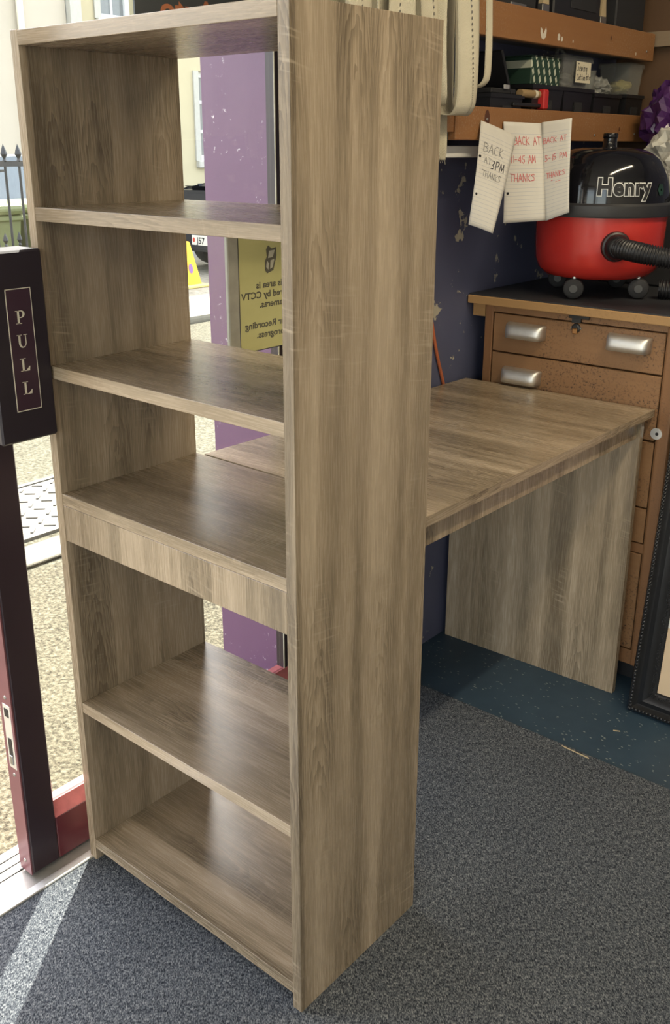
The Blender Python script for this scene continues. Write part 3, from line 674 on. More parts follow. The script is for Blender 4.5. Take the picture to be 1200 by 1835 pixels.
def shelf_goods():
    zs = 1.347
    labs = ['black storage bin at the near end of the lower shelf', 'black storage bin under the green patterned box', 'black storage bin under the labelled sewing tub', 'black storage bin under the crinkled clear bag', 'black storage bin under the yellow-filled tub']
    for lb, (y0, y1, h) in zip(labs, ((1.155, 1.30, .085), (1.345, 1.50, .112), (1.505, 1.665, .112), (1.675, 1.835, .104), (1.875, 1.985, .108))):
        o, a, b, hh = open_bin('storage_bin', lb, .012, .108, y0, y1, zs, zs+h, BLACK, 'black storage bins on the lower shelf')
        obj('label_clip', b1(a-.001, a+.002, -.02, .02, hh*.45, hh*.7), BLACKM, o)
    zb = zs+.112
    # tool case with lifted lid
    t = thing('tool_case', 'black tool case with its lid propped open on the lower shelf', 'case', (.06, 1.225, zs+.085))
    obj('lid', b1(-.045, .045, -.004, .004, 0, .105, bev=.002, M=Tm(0, .028, 0, rx=R(28))), BLACK, t)
    obj('tray', b1(-.044, .044, -.060, .050, .0004, .012, bev=.002), BLACKM, t)
    obj('clasp', b1(.045, .05, -.012, .010, .010, .02, bev=.001), ALU, t)
    # green patterned box
    k = NT('green_white_print', .5); x, y, z = k.sep(k.obj())
    zig = k.math('FRACT', k.math('MULTIPLY', k.math('ADD', y, k.math('MULTIPLY', z, .45)), 36.0)); s2 = k.math('FRACT', k.math('MULTIPLY', k.math('SUBTRACT', z, k.math('MULTIPLY', y, .9)), 42.0))
    mk = k.math('MULTIPLY', k.math('LESS_THAN', zig, .34), k.math('GREATER_THAN', s2, .28)); k.col(k.mix(mk, (.018, .045, .030), (.46, .48, .38)))
    g = thing('patterned_box', 'dark green box printed with white dashes in slanting rows', 'box', (.058, 1.424, zb))
    obj('box_body', b1(-.040, .040, -.072, .072, 0, .063, bev=.002), k.m, g); obj('box_flap', b1(-.040, .040, -.073, .073, .0632, .066, bev=.001), k.m, g)
    # labelled sewing tub
    o, a, b, hh = open_bin('sewing_tub', 'clear plastic tub with a handwritten sewing cotton label', .018, .100, 1.508, 1.660, zb, zb+.072, PLAST, cat='tub')
    obj('tub_lid', b1(-a-.003, a+.003, -b-.003, b+.003, hh, hh+.005, bev=.002), PLAST, o)
    crumb = B(); crumple(crumb, .028, (1, 1.8, .7), .4, 3, Tm(0, 0, .022)); obj('cotton_reels', crumb, plain('grey_thread', (.13, .13, .13), .8), o, smooth='all')
    obj('paper_label', b1(a+.0042, a+.0048, -.016, .066, .014, .064), plain('cream_label', (.62, .56, .42), .8), o)
    def fn(u, w_): return (a+.0052, -.013+u, .016+w_)
    ink = B(); rn = random.Random(3)
    scrawl(ink, 's', .003, .026, .017, .0021, fn, .03, .62, rn); scrawl(ink, 'ewing', .014, .026, .0165, .0020, fn, .03, .62, rn); scrawl(ink, 'C', .003, .004, .014, .0021, fn, .03, .62, rn); scrawl(ink, 'otton', .013, .004, .015, .0020, fn, .03, .52, rn); scrawl(ink, 'etc', .055, .006, .015, .0021, fn, .03, .55, rn)
    obj('handwriting', ink, INKK, o)
    hd = B(); tube(hd, bez([(a*.2, -b*.75, hh+.005), (a*.1, -b*.55, hh+.022), (0, -b*.2, hh+.020), (0, b*.1, hh+.006)], 8), .005, 8); obj('lid_handle', hd, PLAST, o, smooth='all')
    c = thing('plastic_cup', 'small clear plastic cup leaning beside the sewing tub', 'cup', (.072, 1.7, zs+.104)); obj('cup_wall', lathe(B(), [(0, 0), (.016, 0), (.022, .055), (.0235, .057), (.021, .056), (.0155, .002), (0, .002)], 24), PLAST, c, smooth=True)
    cb = B(); crumple(cb, .05, (.75, 1.25, .62), .45, 11, Tm(.062, 1.775, zs+.104+.020)); 
    tag(obj('crinkled_bag', cb, glassy('crinkled_film', (.80, .80, .78), 1.7, .12, .30), smooth=False, loc=(.062, 1.775, zs+.104)), 'crinkled clear plastic bag lying on a black bin', 'bag')
    o, a, b, hh = open_bin('clear_tub', 'clear lidded tub with yellow contents at the far end of the shelf', .015, .105, 1.888, 1.975, zs+.108, zs+.108+.080, PLAST, cat='tub')
    obj('tub_lid', b1(-a-.003, a+.003, -b-.003, b+.003, hh, hh+.004, bev=.0015), PLAST, o)
    yb = B(); crumple(yb, .033, (1.05, 1.0, .6), .3, 21, Tm(0, 0, .024)); obj('yellow_contents', yb, plain('ochre_contents', (.42, .34, .10), .7), o, smooth='all')
    # red-handled clamp with a reel behind it, lying on the near bin edge
    r_ = thing('hand_clamp', 'red and black hand clamp lying near the green box', 'clamp', (.105, 1.335, 1.402))
    obj('jaw', b1(-.02, .018, -.012, .012, .0, .046, bev=.003, M=Tm(.0, .055, 0)), plain('red_tool_plastic', (.42, .022, .022), .4), r_)
    obj('bar', b1(-.008, .010, -.085, .050, .004, .013, bev=.002), BLACK, r_)
    tb = B(); tube(tb, [(0, -.045, .034), (0, .043, .034)], .0095, 14); obj('handle_grip', tb, plain('tan_grip', (.28, .19, .09), .6), r_, smooth=True)
    tb = B(); tube(tb, [(0, .018, .034), (0, .030, .034)], .0100, 14); obj('grip_ring', tb, CREAM, r_, smooth=True)
    # upper shelf
    zu = 1.572
    o = thing('tool_box', 'black plastic tool box on the upper shelf beside the paintbrushes', 'box', (.055, 1.56, zu)); obj('box_body', b1(-.046, .046, -.125, .125, 0, .15, bev=.004), BLACK, o); obj('box_panel', b1(.046, .048, -.04, .10, .07, .14, bev=.001), BLACKM, o); obj('box_lid', b1(-.048, .049, -.128, .128, .1505, .17, bev=.004), BLACK, o)
    o = thing('tool_box', 'black plastic tool box at the far end of the upper shelf', 'box', (.055, 1.87, zu)); obj('box_body', b1(-.046, .046, -.09, .09, 0, .19, bev=.004), BLACKM, o); obj('box_lid', b1(-.048, .049, -.093, .093, .1905, .21, bev=.004), BLACK, o)
    o = thing('storage_tin', 'small dark tin at the near end of the upper shelf', 'tin', (.055, 1.26, zu)); obj('tin_body', b1(-.04, .046, -.09, .09, 0, .085, bev=.004), BLACKM, o); obj('tin_lip', b1(.046, .049, -.03, .04, .045, .056, bev=.001), STEEL, o)
    for y, lb in ((1.405, 'wooden paintbrush standing beside the small dark tin'), (1.715, 'wooden paintbrush standing between the two tool boxes')):
        p = thing('paintbrush', lb, 'paintbrush', (.09, y, zu), group='paintbrushes on the upper shelf')
        bb = B(); prism(bb, [(-.018, .0), (.018, .0), (.016, .05), (-.016, .05)], 'x', -.006, .006); obj('bristles', bb, plain('pale_bristle', (.36, .30, .19), .9, var=.4, scale=200), p)
        obj('ferrule', b1(-.007, .007, -.017, .017, .050, .068, bev=.001), STEEL, p)
        hb = B(); prism(hb, [(-.016, .0685), (.016, .0685), (.010, .10), (.007, .135), (.010, .17), (0, .18), (-.010, .17), (-.007, .135), (-.010, .10)], 'x', -.006, .006); obj('handle', hb, plain('pale_handle_wood', (.42, .33, .20), .5), p)
shelf_goods()

def bags():
    o = thing('storage_crate', 'black crate behind the vacuum cleaner on the drawer cabinet', 'crate', (.32, 1.80, .957)); obj('crate_body', b1(-.17, .17, -.105, .12, 0, .225, bev=.006), BLACKM, o); obj('crate_lid', b1(-.175, .175, -.108, .123, .2255, .24, bev=.005), BLACK, o)
    wb = B(); crumple(wb, .095, (1.05, .8, .95), .42, 5, Tm(.315, 1.765, 1.197+.084), 4)
    tag(obj('white_bag', wb, plain('white_polythene', (.50, .49, .44), .35), smooth=False, loc=(.315, 1.765, 1.197)), 'crumpled white plastic bag behind the vacuum cleaner', 'bag')
    pb = B(); crumple(pb, .11, (.9, .75, 1.15), .45, 8, Tm(.245, 1.905, 1.197+.18), 4)
    tag(obj('purple_bag', pb, plain('purple_polythene', (.060, .018, .095), .25), smooth=False, loc=(.245, 1.905, 1.197)), 'crumpled shiny purple plastic bag by the shelf end', 'bag')
bags()

# ------------------------------------------------------------------ notes taped to the lower rail
def notes():
    def note(name, label, c00, c10, c01, c11, bow, writes, rule=(.30, .33, .42), tilt=0.0, n=26, holes=()):
        c00, c10, c01, c11 = map(Vector, (c00, c10, c01, c11))          # bottom-left, bottom-right, top-left, top-right
        W_ = ((c10-c00).length+(c11-c01).length)/2; H_ = ((c01-c00).length+(c11-c10).length)/2
        nr = (c10-c00).cross(c01-c00).normalized()
        base = c00
        def S(u, w_):
            p = c00.lerp(c10, u).lerp(c01.lerp(c11, u), w_)
            return p-base+nr*bow(u, w_)
        t = thing(name, label, 'note', base, group='handwritten notes on the shelf rail')
        obj('sheet', sheet(B(), S, 10, 24, .0004, True), mat_paper(rule, n), t, smooth='all')
        def fn(x, y): return S(min(max(x/W_, 0), 1), min(max(y/H_, 0), 1))+nr*.0009
        for i, (txt, x, y, h, wd, ink) in enumerate(writes):
            rn = random.Random(sum(map(ord, txt))+i); bm = B(); scrawl(bm, txt, x*W_, y*H_, h, wd, fn, .08, .66, rn); obj('handwriting', bm, ink, t)
        for u, w_ in holes:
            bm = B(); bm.faces.new([bm.verts.new(fn(u*W_+.0032*math.cos(a*PI/6), w_*H_+.0032*math.sin(a*PI/6))) for a in range(12)]); obj('punched_hole', bm, BLACK, t)
        return t
    X = .1335
    note('handwritten_note', 'tilted ruled note reading BACK AT 3PM in pencil', (.150, 1.022, 1.150), (.190, 1.062, 1.130), (X, 1.080, 1.371), (.158, 1.195, 1.338),
         lambda u, w_: .010*math.sin(PI*w_)*(1-.3*u)+.004*math.sin(PI*u), [('BACK', .14, .72, .021, .0013, INKG), ('AT', .20, .61, .015, .001, INKG), ('3PM', .42, .58, .0195, .0019, INKK), ('THANKS', .18, .48, .0145, .0011, INKG)], holes=((.06, .66), (.10, .30)))
    note('handwritten_note', 'ruled note reading BACK AT 11-45 AM in red', (.140, 1.190, 1.143), (.200, 1.285, 1.147), (X, 1.176, 1.370), (.168, 1.292, 1.368),
         lambda u, w_: .006*math.sin(PI*w_), [('BACK AT', .24, .78, .0185, .0016, INKR), ('11-45 AM', .14, .60, .0165, .0016, INKR), ('THANKS', .13, .41, .0185, .0016, INKR)], holes=((.08, .30),))
    note('handwritten_note', 'ruled note reading BACK AT 5-15 PM in red', (.2005, 1.285, 1.146), (.258, 1.290, 1.168), (.1695, 1.290, 1.370), (.240, 1.303, 1.379),
         lambda u, w_: .005*math.sin(PI*w_)+.002*math.sin(PI*u), [('BACK AT', .05, .78, .0125, .0013, INKR), ('5-15 PM', .10, .60, .0125, .0014, INKR), ('THANKS', .12, .42, .0125, .0013, INKR), ('-', .30, .37, .012, .0012, INKR), ('--', .46, .345, .013, .0012, INKR)])
notes()

# ------------------------------------------------------------------ webbing straps
def straps():
    k = NT('cream_cotton_webbing', .9, .2); x, y, z = k.sep(k.obj()); n = k.noise(k.obj(), 300, 3, .7); b_ = k.noise(k.obj(), 9, 3)
    hb = k.math('SINE', k.math('MULTIPLY', k.math('ADD', y, k.math('MULTIPLY', z, .55)), 2600.0))
    k.col(k.mix(b_, (.43, .39, .295), (.62, .58, .46))); k.bump(k.math('ADD', n, k.math('MULTIPLY', hb, .25)), .5, .002); WEB = k.m
    pole = thing('hanging_pole', 'wooden pole on brackets above the desk carrying the webbing straps', 'pole', (.20, .8, 1.83)); obj('pole_rod', tube(B(), [(0, -.42, 0), (0, .36, 0)], .014, 14), RAIL, pole, smooth=True)
    for yy in (-.38, .32): obj('bracket', b1(-.20, .02, -.012, .012, -.034, -.0145), RAIL, pole)
    lb = ['leftmost cream webbing strap of the hanging row above the bookcase', 'cream webbing strap, second of the hanging row above the bookcase', 'cream webbing strap, third of the hanging row above the bookcase', 'cream webbing strap, fourth of the hanging row above the bookcase', 'folded cream webbing loop turned edge-on at the bookcase corner', 'broad cream webbing loop with a dashed stitch line beside the bookcase corner', 'short cream webbing loop curling at the right end of the row', 'narrow cream webbing tail hanging down below the shelf rail', 'cream webbing tail with a frayed end behind the long loop']
    # y centre, width, front x, back x, bottom z, lower skew in y, loop or tail
    spec = [(.500, .062, .245, .17, 1.36, .01, 1, -8), (.568, .060, .235, .16, 1.35, .015, 1, 14), (.634, .058, .250, .165, 1.33, .01, 1, -20), (.706, .062, .240, .16, 1.34, .012, 1, 10), (.760, .050, .238, .188, 1.392, .012, 1, -35), (.826, .068, .250, .200, 1.376, .006, 1, 2), (.926, .036, .228, .150, 1.432, .010, 1, 28), (.812, .034, .203, .203, 1.290, .012, 0, 0), (.893, .046, .190, .190, 1.393, .016, 0, 10)]
    for lab, (yc, wd, xf, xb, zb, sk, loop, rz_) in zip(lb, spec):
        zt = 1.845; xm = .20
        pts = [Vector((xm+.004, 0, zt+.001)), Vector((xf-.01, 0, zt-.06)), Vector((xf, 0, (zt+zb)/2)), Vector((xf+.004, 0, zb+.05))]
        if loop: pts += [Vector((xf-.004, 0, zb+.006)), Vector(((xf+xb)/2, 0, zb)), Vector((xb+.006, 0, zb+.012)), Vector((xb, 0, zb+.07)), Vector((xb, 0, (zt+zb)/2)), Vector((xb+.015, 0, zt-.05)), Vector((xm-.004, 0, zt+.001))]
        else: pts += [Vector((xf, 0, zb))]
        path = bez(pts, 10); n = len(path)-1; rn = random.Random(int(yc*1000)); ph = rn.uniform(0, 6)
        t = thing('webbing_strap', lab, 'strap', (xm, yc, zb), (0, 0, R(rz_)), group='cream webbing straps')
        def S(u, w_, path=path, n=n):
            p = path[min(int(round(w_*n)), n)]; dz = (zt-p.z)/(zt-zb)
            yy = (u-.5)*wd+sk*dz+.006*math.sin(dz*5+ph); xx = p.x-xm+.006*math.sin(u*PI*1.5+ph+dz*2)*(.3+dz)
            return (xx, yy, p.z-zb)
        obj('band', sheet(B(), S, 6, n, .0016), WEB, t, smooth='all')
        st = B(); m_ = int(n*(.5 if loop else 1))
        for i in range(0, m_-1):
            for q in (0, 1):
                a, b = (i+.5*q+.1)/n, (i+.5*q+.33)/n
                def SS(u, w_):
                    i0 = int(w_*n); f = w_*n-i0; A_ = Vector(S(u, i0/n)); C_ = Vector(S(u, min(i0+1, n)/n)); return A_.lerp(C_, f)+Vector((.0030, -.0006, 0))
                st.faces.new([st.verts.new(SS(*c)) for c in ((.49, a), (.52, a), (.52, b), (.49, b))])
        obj('stitching', st, INKK, t)
        if not loop:
            fr = B()
            for i in range(14):
                u = (i+.5)/14; p = Vector(S(u, 1)); d = Vector((rn.uniform(-.003, .003), rn.uniform(-.004, .004), -rn.uniform(.002, .009))); tube(fr, [p, p+d], .0005, 4)
            obj('frayed_end', fr, WEB, t)
straps()

# ------------------------------------------------------------------ cable, mirror, oddments by the cabinet
def oddments():
    c = tube(B(), bez([(.005, 1.07, 1.28), (.005, 1.078, 1.15), (.005, 1.085, .98), (.005, 1.115, .86), (.0045, 1.150, .77), (.0045, 1.185, .70), (.0045, 1.25, .64), (.0045, 1.262, .40), (.0045, 1.262, .02)], 10), .0042, 8)
    tag(obj('orange_cable', c, plain('orange_flex', (.42, .115, .045), .5), smooth='all', loc=(.01, 1.175, 0)), 'orange cable running down the blue wall beside the desk', 'cable')
    # mirror in a heavy black frame
    Wm, Hm, fw_ = .46, .92, .062
    mr = thing('framed_picture', 'leaning beige picture in an ornate beaded black frame on the blue floor', 'picture', (.577, 1.192, -.004), (R(-6.5), 0, 0))
    K = plain('black_lacquer', (.012, .012, .013), .28, var=.3, scale=80)
    prof = [(0, .004), (0, -.014), (.004, -.020), (.012, -.021), (.016, -.015), (.022, -.012), (.034, -.016), (.042, -.013), (.046, -.009), (.058, -.006), (fw_, -.002), (fw_, .004)]
    def frame_side(p0, p1, inward, i0, i1):
        bm = B(); d = (p1-p0).normalized(); rows = []
        for a, y in prof: rows.append((bm.verts.new(p0+inward*a+d*a*i0+Vector((0, y, 0))), bm.verts.new(p1+inward*a-d*a*i1+Vector((0, y, 0)))))
        for q in range(len(rows)):
            r0, r1 = rows[q], rows[(q+1) % len(rows)]; bm.faces.new((r0[0], r0[1], r1[1], r1[0]))
        bm.faces.new([r_[0] for r_ in rows]); bm.faces.new([r_[1] for r_ in rows][::-1])
        return bm
    c = [Vector((0, 0, 0)), Vector((Wm, 0, 0)), Vector((Wm, 0, Hm)), Vector((0, 0, Hm))]; ins = [Vector((0, 0, 1)), Vector((-1, 0, 0)), Vector((0, 0, -1)), Vector((1, 0, 0))]
    beadsrc = None
    for i in range(4):
        f = obj('frame_side', frame_side(c[i], c[(i+1) % 4], ins[i], 1, 1), K, mr, smooth=True)
        d = (c[(i+1) % 4]-c[i]).normalized(); Ln = (c[(i+1) % 4]-c[i]).length
        bm = B(); nb = int(Ln/.0092)
        for j in range(nb):
            p = c[i]+d*(.006+j*(Ln-.012)/(nb-1))+ins[i]*.0085+Vector((0, -.0205, 0))
            t = bmesh.new(); bmesh.ops.create_icosphere(t, subdivisions=1, radius=.0040); bmesh.ops.scale(t, vec=(1.15, .8, 1.15), verts=t.verts); merge(bm, t, Matrix.Translation(p))
        o = obj('bead_moulding', bm, K, f, smooth='all'); o['kind'] = 'stuff'
        bm = B(); rn = random.Random(40+i)
        for j in range(int((Ln-.09)/.004)):
            p = c[i]+d*(.045+j*.004+rn.uniform(-.001, .001))+ins[i]*(.049+rn.uniform(0, .008))+Vector((0, -.0075, 0)); t = bmesh.new(); bmesh.ops.create_icosphere(t, subdivisions=1, radius=rn.uniform(.0018, .0032)); merge(bm, t, Matrix.Translation(p))
        o = obj('carved_ornament', bm, K, f, smooth=False); o['kind'] = 'stuff'
    obj('picture_print', b1(fw_-.004, Wm-fw_+.004, -.001, .002, fw_-.004, Hm-fw_+.004), plain('beige_print', (.56, .42, .27), .6, var=.1, scale=6), mr)
    obj('print_band', b1(fw_-.003, Wm-fw_+.003, -.0014, -.001, .232, .262), plain('white_print', (.62, .60, .55), .6), mr); obj('print_panel', b1(fw_-.003, Wm-fw_+.003, -.0014, -.001, .2625, Hm-fw_), plain('pink_print', (.52, .34, .27), .6, var=.2, scale=8), mr)
    obj('backing_board', b1(.01, Wm-.01, .004, .010, .01, Hm-.01), BLACKM, mr)
    # crate and pale canvas behind it
    o = thing('blue_crate', 'dark blue plastic crate on the floor behind the framed picture', 'crate', (.80, 1.48, -.004)); obj('crate_body', b1(-.22, .22, -.16, .18, 0, .36, bev=.008), plain('navy_plastic', (.018, .040, .085), .45), o); obj('crate_rim', b1(-.225, .225, -.165, .185, .3605, .372, bev=.004), plain('navy_plastic_rim', (.018, .040, .085), .45), o)
    cv = thing('blank_canvas', 'pale canvas standing on the blue crate behind the framed picture', 'canvas', (.80, 1.345, .368), (R(-4), 0, 0)); obj('canvas_face', b1(-.225, .21, -.002, .0, 0, .42), plain('cream_canvas', (.60, .55, .46), .8), cv); obj('stretcher_frame', b1(-.225, .21, .0002, .018, 0, .42), LIP, cv)
    # splinters on the floor
    for lab, p, L_, rz in (('small pale wood splinter lying on the blue lino', (.599, 1.071, -.0025), .016, R(25)), ('thin straw-coloured thread lying along the carpet edge', (.565, .925, .001), .07, R(-4))):
        bm = B(); box(bm, -L_/2, L_/2, -.0009, .0009, -.0009, .0009, M=Matrix.Rotation(rz, 4, 'Z')); box(bm, -L_/2.6, L_/2.2, -.0007, .0007, -.0008, .0008, M=Matrix.Rotation(rz+.06, 4, 'Z'))
        bmesh.ops.translate(bm, vec=p, verts=bm.verts); tag(obj('wood_splinter' if L_ < .03 else 'loose_thread', bm, plain('straw', (.45, .36, .22), .8), loc=p), lab, 'debris')
oddments()

# ------------------------------------------------------------------ ceiling lamps, the front one an added fill
def tubes():
    for lab, tw, (x, y, z) in zip(('ceiling tube lamp near the right wall', 'ceiling tube lamp over the desk side of the shop', 'unseen ceiling fill tube added by the front window'), TUBE_W, TUBES):
        t = thing('tube_lamp', lab, 'lamp', (x, y, 2.58)); obj('batten', b1(-.04, .04, -.75, .75, -.055, 0, bev=.004), WHITEP, t)
        obj('tube', tube(B(), [(0, -.73, -.075), (0, .73, -.075)], .013, 12), emit('tube_glow', (1, .88, .70), 3.0), t, smooth=True)
        l = bpy.data.lights.new('tube_light', 'AREA'); l.shape = 'RECTANGLE'; l.size = .05; l.size_y = 1.44; l.energy = tw; l.color = (1, .84, .58)
        o = bpy.data.objects.new('tube_light', l); COL.objects.link(o); o.location = (x, y, z-.03)
tubes()

# ------------------------------------------------------------------ outside: street
def street():
    PAVE = mat_asphalt('pink_aggregate_pavement', [(.018, .015, .009), (.078, .069, .046), (.165, .150, .105)], 85)
    ROAD = mat_asphalt('pale_asphalt', [(.035, .031, .020), (.085, .080, .056), (.15, .142, .105)], 60)
    struct('pavement', b1(-1.33, -.14, -9, 16, -.20, -.045), PAVE)
    struct('road', b1(-4.6, -1.33, -9, 16, -.25, -.055), ROAD)
    KERB = plain('pale_kerb_concrete', (.17, .158, .12), .85, var=.2, scale=30, bump=.2)
    kr = thing('kerb', 'row of pale concrete kerb stones at the pavement edge', 'kerb', (-1.45, 0, -.05)); kr['kind'] = 'structure'
    src = None
    for i in range(14):
        if src is None: src = obj('kerb_stone', b1(-.075, .075, -.296, .296, 0, .012, bev=.004), KERB, kr); src.location = (0, -2.0, 0)
        else: share('kerb_stone', src, kr, (0, -2.0+.6*i, 0))
    kf = thing('kerb', 'row of pale concrete kerb stones across the road', 'kerb', (-4.65, 0, -.06)); kf['kind'] = 'structure'
    for i in range(16): share('kerb_stone', src, kf, (0, -1.0+.6*i, 0), scale=(1.3, 1, 5))
    struct('pavement_far', b1(-9.0, -4.74, -9, 16, -.3, -.115), mat_asphalt('pale_far_pavement', [(.20, .185, .145), (.29, .27, .215), (.38, .355, .295)], 20))
    # drain cover with raised tread
    DM = plain('worn_drain_iron', (.10, .094, .082), .55, metallic=.2, var=.25, scale=40)
    dc = thing('drain_cover', 'grey metal drain cover with raised tread beside the kerb', 'drain cover', (-1.86, 1.05, -.055))
    obj('frame', box(box(box(box(B(), -.27, .27, -.40, -.375, 0, .012), -.27, .27, .375, .40, 0, .012), -.27, -.245, -.375, .375, 0, .012), .245, .27, -.375, .375, 0, .012), DM, dc)
    obj('plate', b1(-.243, .243, -.373, .373, 0, .007), DM, dc)
    s0 = None
    for i in range(8):
        for j in range(10):
            a = R(45 if (i+j) % 2 else -45)
            p = (-.21+i*.06, -.33+j*.0735, .007)
            if s0 is None: s0 = obj('tread_bar', b1(-.022, .022, -.006, .006, 0, .005, bev=.002), DM, dc); s0.location = p; s0.rotation_euler = (0, 0, a)
            else: share('tread_bar', s0, dc, p, (0, 0, a))
    # iron railings
    IR = plain('black_iron_paint', (.016, .017, .018), .5)
    rl = thing('iron_railing', 'black iron railing with spear finials across the street', 'railing', (-3.6, 2.3, -.02))
    bar = None; sp = None
    for i in range(22):
        y = -1.0+i*.088
        if bar is None:
            bar = obj('railing_bar', tube(B(), [(0, 0, 0), (0, 0, 1.25)], .0075, 8), IR, rl); bar.location = (0, y, 0)
            sp = obj('spear_finial', lathe(B(), [(.009, 0), (.013, .005), (.009, .012), (.007, .018), (.019, .040), (.012, .065), (0, .095)], 8), IR, rl); sp.location = (0, y, 1.25)
        else: share('railing_bar', bar, rl, (0, y, 0)); share('spear_finial', sp, rl, (0, y, 1.25))
        share('spear_finial', sp, rl, (0, y+.044, .80), scale=(.8, .8, .8)); 
        b2 = share('railing_bar', bar, rl, (0, y+.044, 0), scale=(.8, .8, .64))
    for z in (1.225, .72, .10): obj('railing_rail', b1(-.008, .008, -1.1, .9, z, z+.03), IR, rl)
    # wheelie bins
    G = [plain('olive_bin_plastic', (.13, .15, .055), .5), plain('lime_bin_plastic', (.20, .225, .09), .5)]
    for i, (x, y, lb) in enumerate(((-4.35, 2.28, 'olive green wheelie bin behind the railings, left one'), (-4.35, 2.88, 'lime green wheelie bin behind the railings, right one'))):
        t = thing('wheelie_bin', lb, 'bin', (x, y, -.055), group='wheelie bins behind the railings')
        bm = B(); a = [bm.verts.new((sx*.20, sy*.20, .03)) for sx, sy in ((-1, -1), (1, -1), (1, 1), (-1, 1))]; b = [bm.verts.new((sx*.28, sy*.26, .95)) for sx, sy in ((-1, -1), (1, -1), (1, 1), (-1, 1))]
        bm.faces.new(a[::-1]); bm.faces.new(b)
        for k in range(4): bm.faces.new((a[k], a[(k+1) % 4], b[(k+1) % 4], b[k]))
        obj('bin_body', bm, G[i], t); obj('bin_rim', b1(-.295, .295, -.275, .275, .93, .965, bev=.008), G[i], t)
        obj('bin_lid', b1(-.30, .31, -.28, .28, .967, 1.03, bev=.025, seg=2), G[i], t)
        for yy in (-.18, .18): obj('bin_wheel', lathe(B(), [(0, -.02), (.09, -.02), (.10, 0), (.09, .02), (0, .02)], 18, Tm(-.24, yy, .10, rx=PI/2)), BLACKM, t)
        obj('bin_handle', tube(B(), [(-.31, -.2, .99), (-.33, -.2, 1.0), (-.33, .2, 1.0), (-.31, .2, .99)], .012, 8), BLACKM, t)
    def car(label, loc, rz, paint, plate=None, glassm=None, h=1.45, Lc=3.9, wc=1.66):
        t = thing('parked_car', label, 'car', loc, (0, 0, rz)); s = wc/2
        out = [(0, .28), (0, .62), (.10, .92), (.35, h-.08), (.6, h), (1.9, h-.02), (2.75, .98), (3.6, .86), (Lc, .66), (Lc, .28), (3.45, .20), (.5, .20)]
        bm = prism(B(), out, 'x', -s, s)
        for v_ in bm.verts:
            if v_.co.z > .95: v_.co.x *= .84
        bmesh.ops.bevel(bm, geom=[e for e in bm.edges], offset=.035, segments=2, affect='EDGES'); obj('car_body', bm, paint, t, smooth=True)
        GL = glassm
        for sx in (-1, 1):
            for (a0, a1) in ((.45, 1.10), (1.16, 1.85)):
                obj('side_window', prism(B(), [(a0, .98), (a1, .98), (a1-.03, h-.10), (a0+.06, h-.10)], 'x', sx*s*.845-.004*sx, sx*s*.845+.006*sx), GL, t)
        obj('rear_window', prism(B(), [(.115, .965), (.335, h-.12), (.325, h-.115), (.105, .97)], 'x', -s*.66, s*.66), GL, t)
        obj('bumper', b1(-s-.01, s+.01, -.06, .12, .24, .50, bev=.03, seg=2), BLACKM, t)
        for sx in (-1, 1): obj('tail_light', b1(sx*s*.9-.07, sx*s*.9+.07, -.012, .05, .62, .86, bev=.012), plain('tail_red', (.35, .03, .03), .25), t)
        for sx in (-1, 1):
            for yy in (.72, 3.2): obj('wheel', lathe(B(), [(0, -.09), (.17, -.09), (.20, -.075), (.29, -.08), (.30, 0), (.29, .08), (0, .08)], 24, Tm(sx*(s-.08), yy, .29, ry=PI/2)), BLACKM, t)
        if plate:
            p = obj('number_plate', b1(-.26, .26, -.075, -.062, plate[1], plate[1]+.111, bev=.002), plain('plate_white', (.72, .70, .62), .5), t)
            bm = B(); text_bm(bm, plate[0], .105, lambda x, y: (-.17+x, -.0765, plate[1]+.017+y), .002, 'LEFT'); obj('plate_lettering', bm, BLACKM, p)
            bm = B(); bm.faces.new([bm.verts.new((-.222+.020*math.cos(a*PI/6), -.0765, plate[1]+.058+.028*math.sin(a*PI/6))) for a in range(12)]); obj('plate_emblem', bm, plain('plate_red', (.55, .06, .03), .5), p)
        return t
    DG = plain('dark_car_glass', (.02, .024, .028), .08)
    car('dark parked car with a white number plate behind the traffic cone', (-7.10, 6.90, -.10), R(0), plain('black_car_paint', (.014, .015, .018), .2), ('J57', .318), DG, 1.0)
    car('silver blue parked car beyond the railings and bins', (-6.1, 4.5, -.115), R(180), plain('silver_blue_paint', (.15, .18, .21), .25), None, DG, 1.36)
    # cone
    co = thing('traffic_cone', 'yellow no-waiting traffic cone with red and blue marks beside the dark car', 'cone', (-6.55, 6.0, -.02-.095))
    k = NT('cone_yellow', .5); k.col((.85, .46, .015)); 
    obj('cone_body', lathe(B(), [(.17, .03), (.165, .05), (.06, .46), (.05, .475), (0, .48)], 4, Tm(0, 0, 0, rz=R(45))), k.m, co); obj('cone_base', b1(-.18, .18, -.18, .18, 0, .035, bev=.01), plain('cone_foot', (.62, .50, .18), .7), co)
    def face(u, v): h = .1+v; rr = (.165-(h-.05)*.256)*.7072+.003; return (u, -rr, h)
    for nm, rr, cl in (('red_ring', .052, (.50, .04, .05)), ('blue_disc', .040, (.22, .10, .28))):
        bm = B(); bm.faces.new([bm.verts.new(Vector(face(rr*.75*math.cos(a*PI/8), .10+rr*math.sin(a*PI/8)))+Vector((0, -.001 if rr < .05 else 0, 0))) for a in range(16)]); obj(nm, bm, plain(nm, cl, .5), co)
    bm = B(); bm.faces.new([bm.verts.new((.003+(.165-(.2+.05*math.sin(a*PI/8)-.05)*.256)*.7072, .03*math.cos(a*PI/8), .2+.05*math.sin(a*PI/8))) for a in range(16)]); obj('side_mark', bm, plain('side_mark', (.22, .10, .28), .5), co)
street()

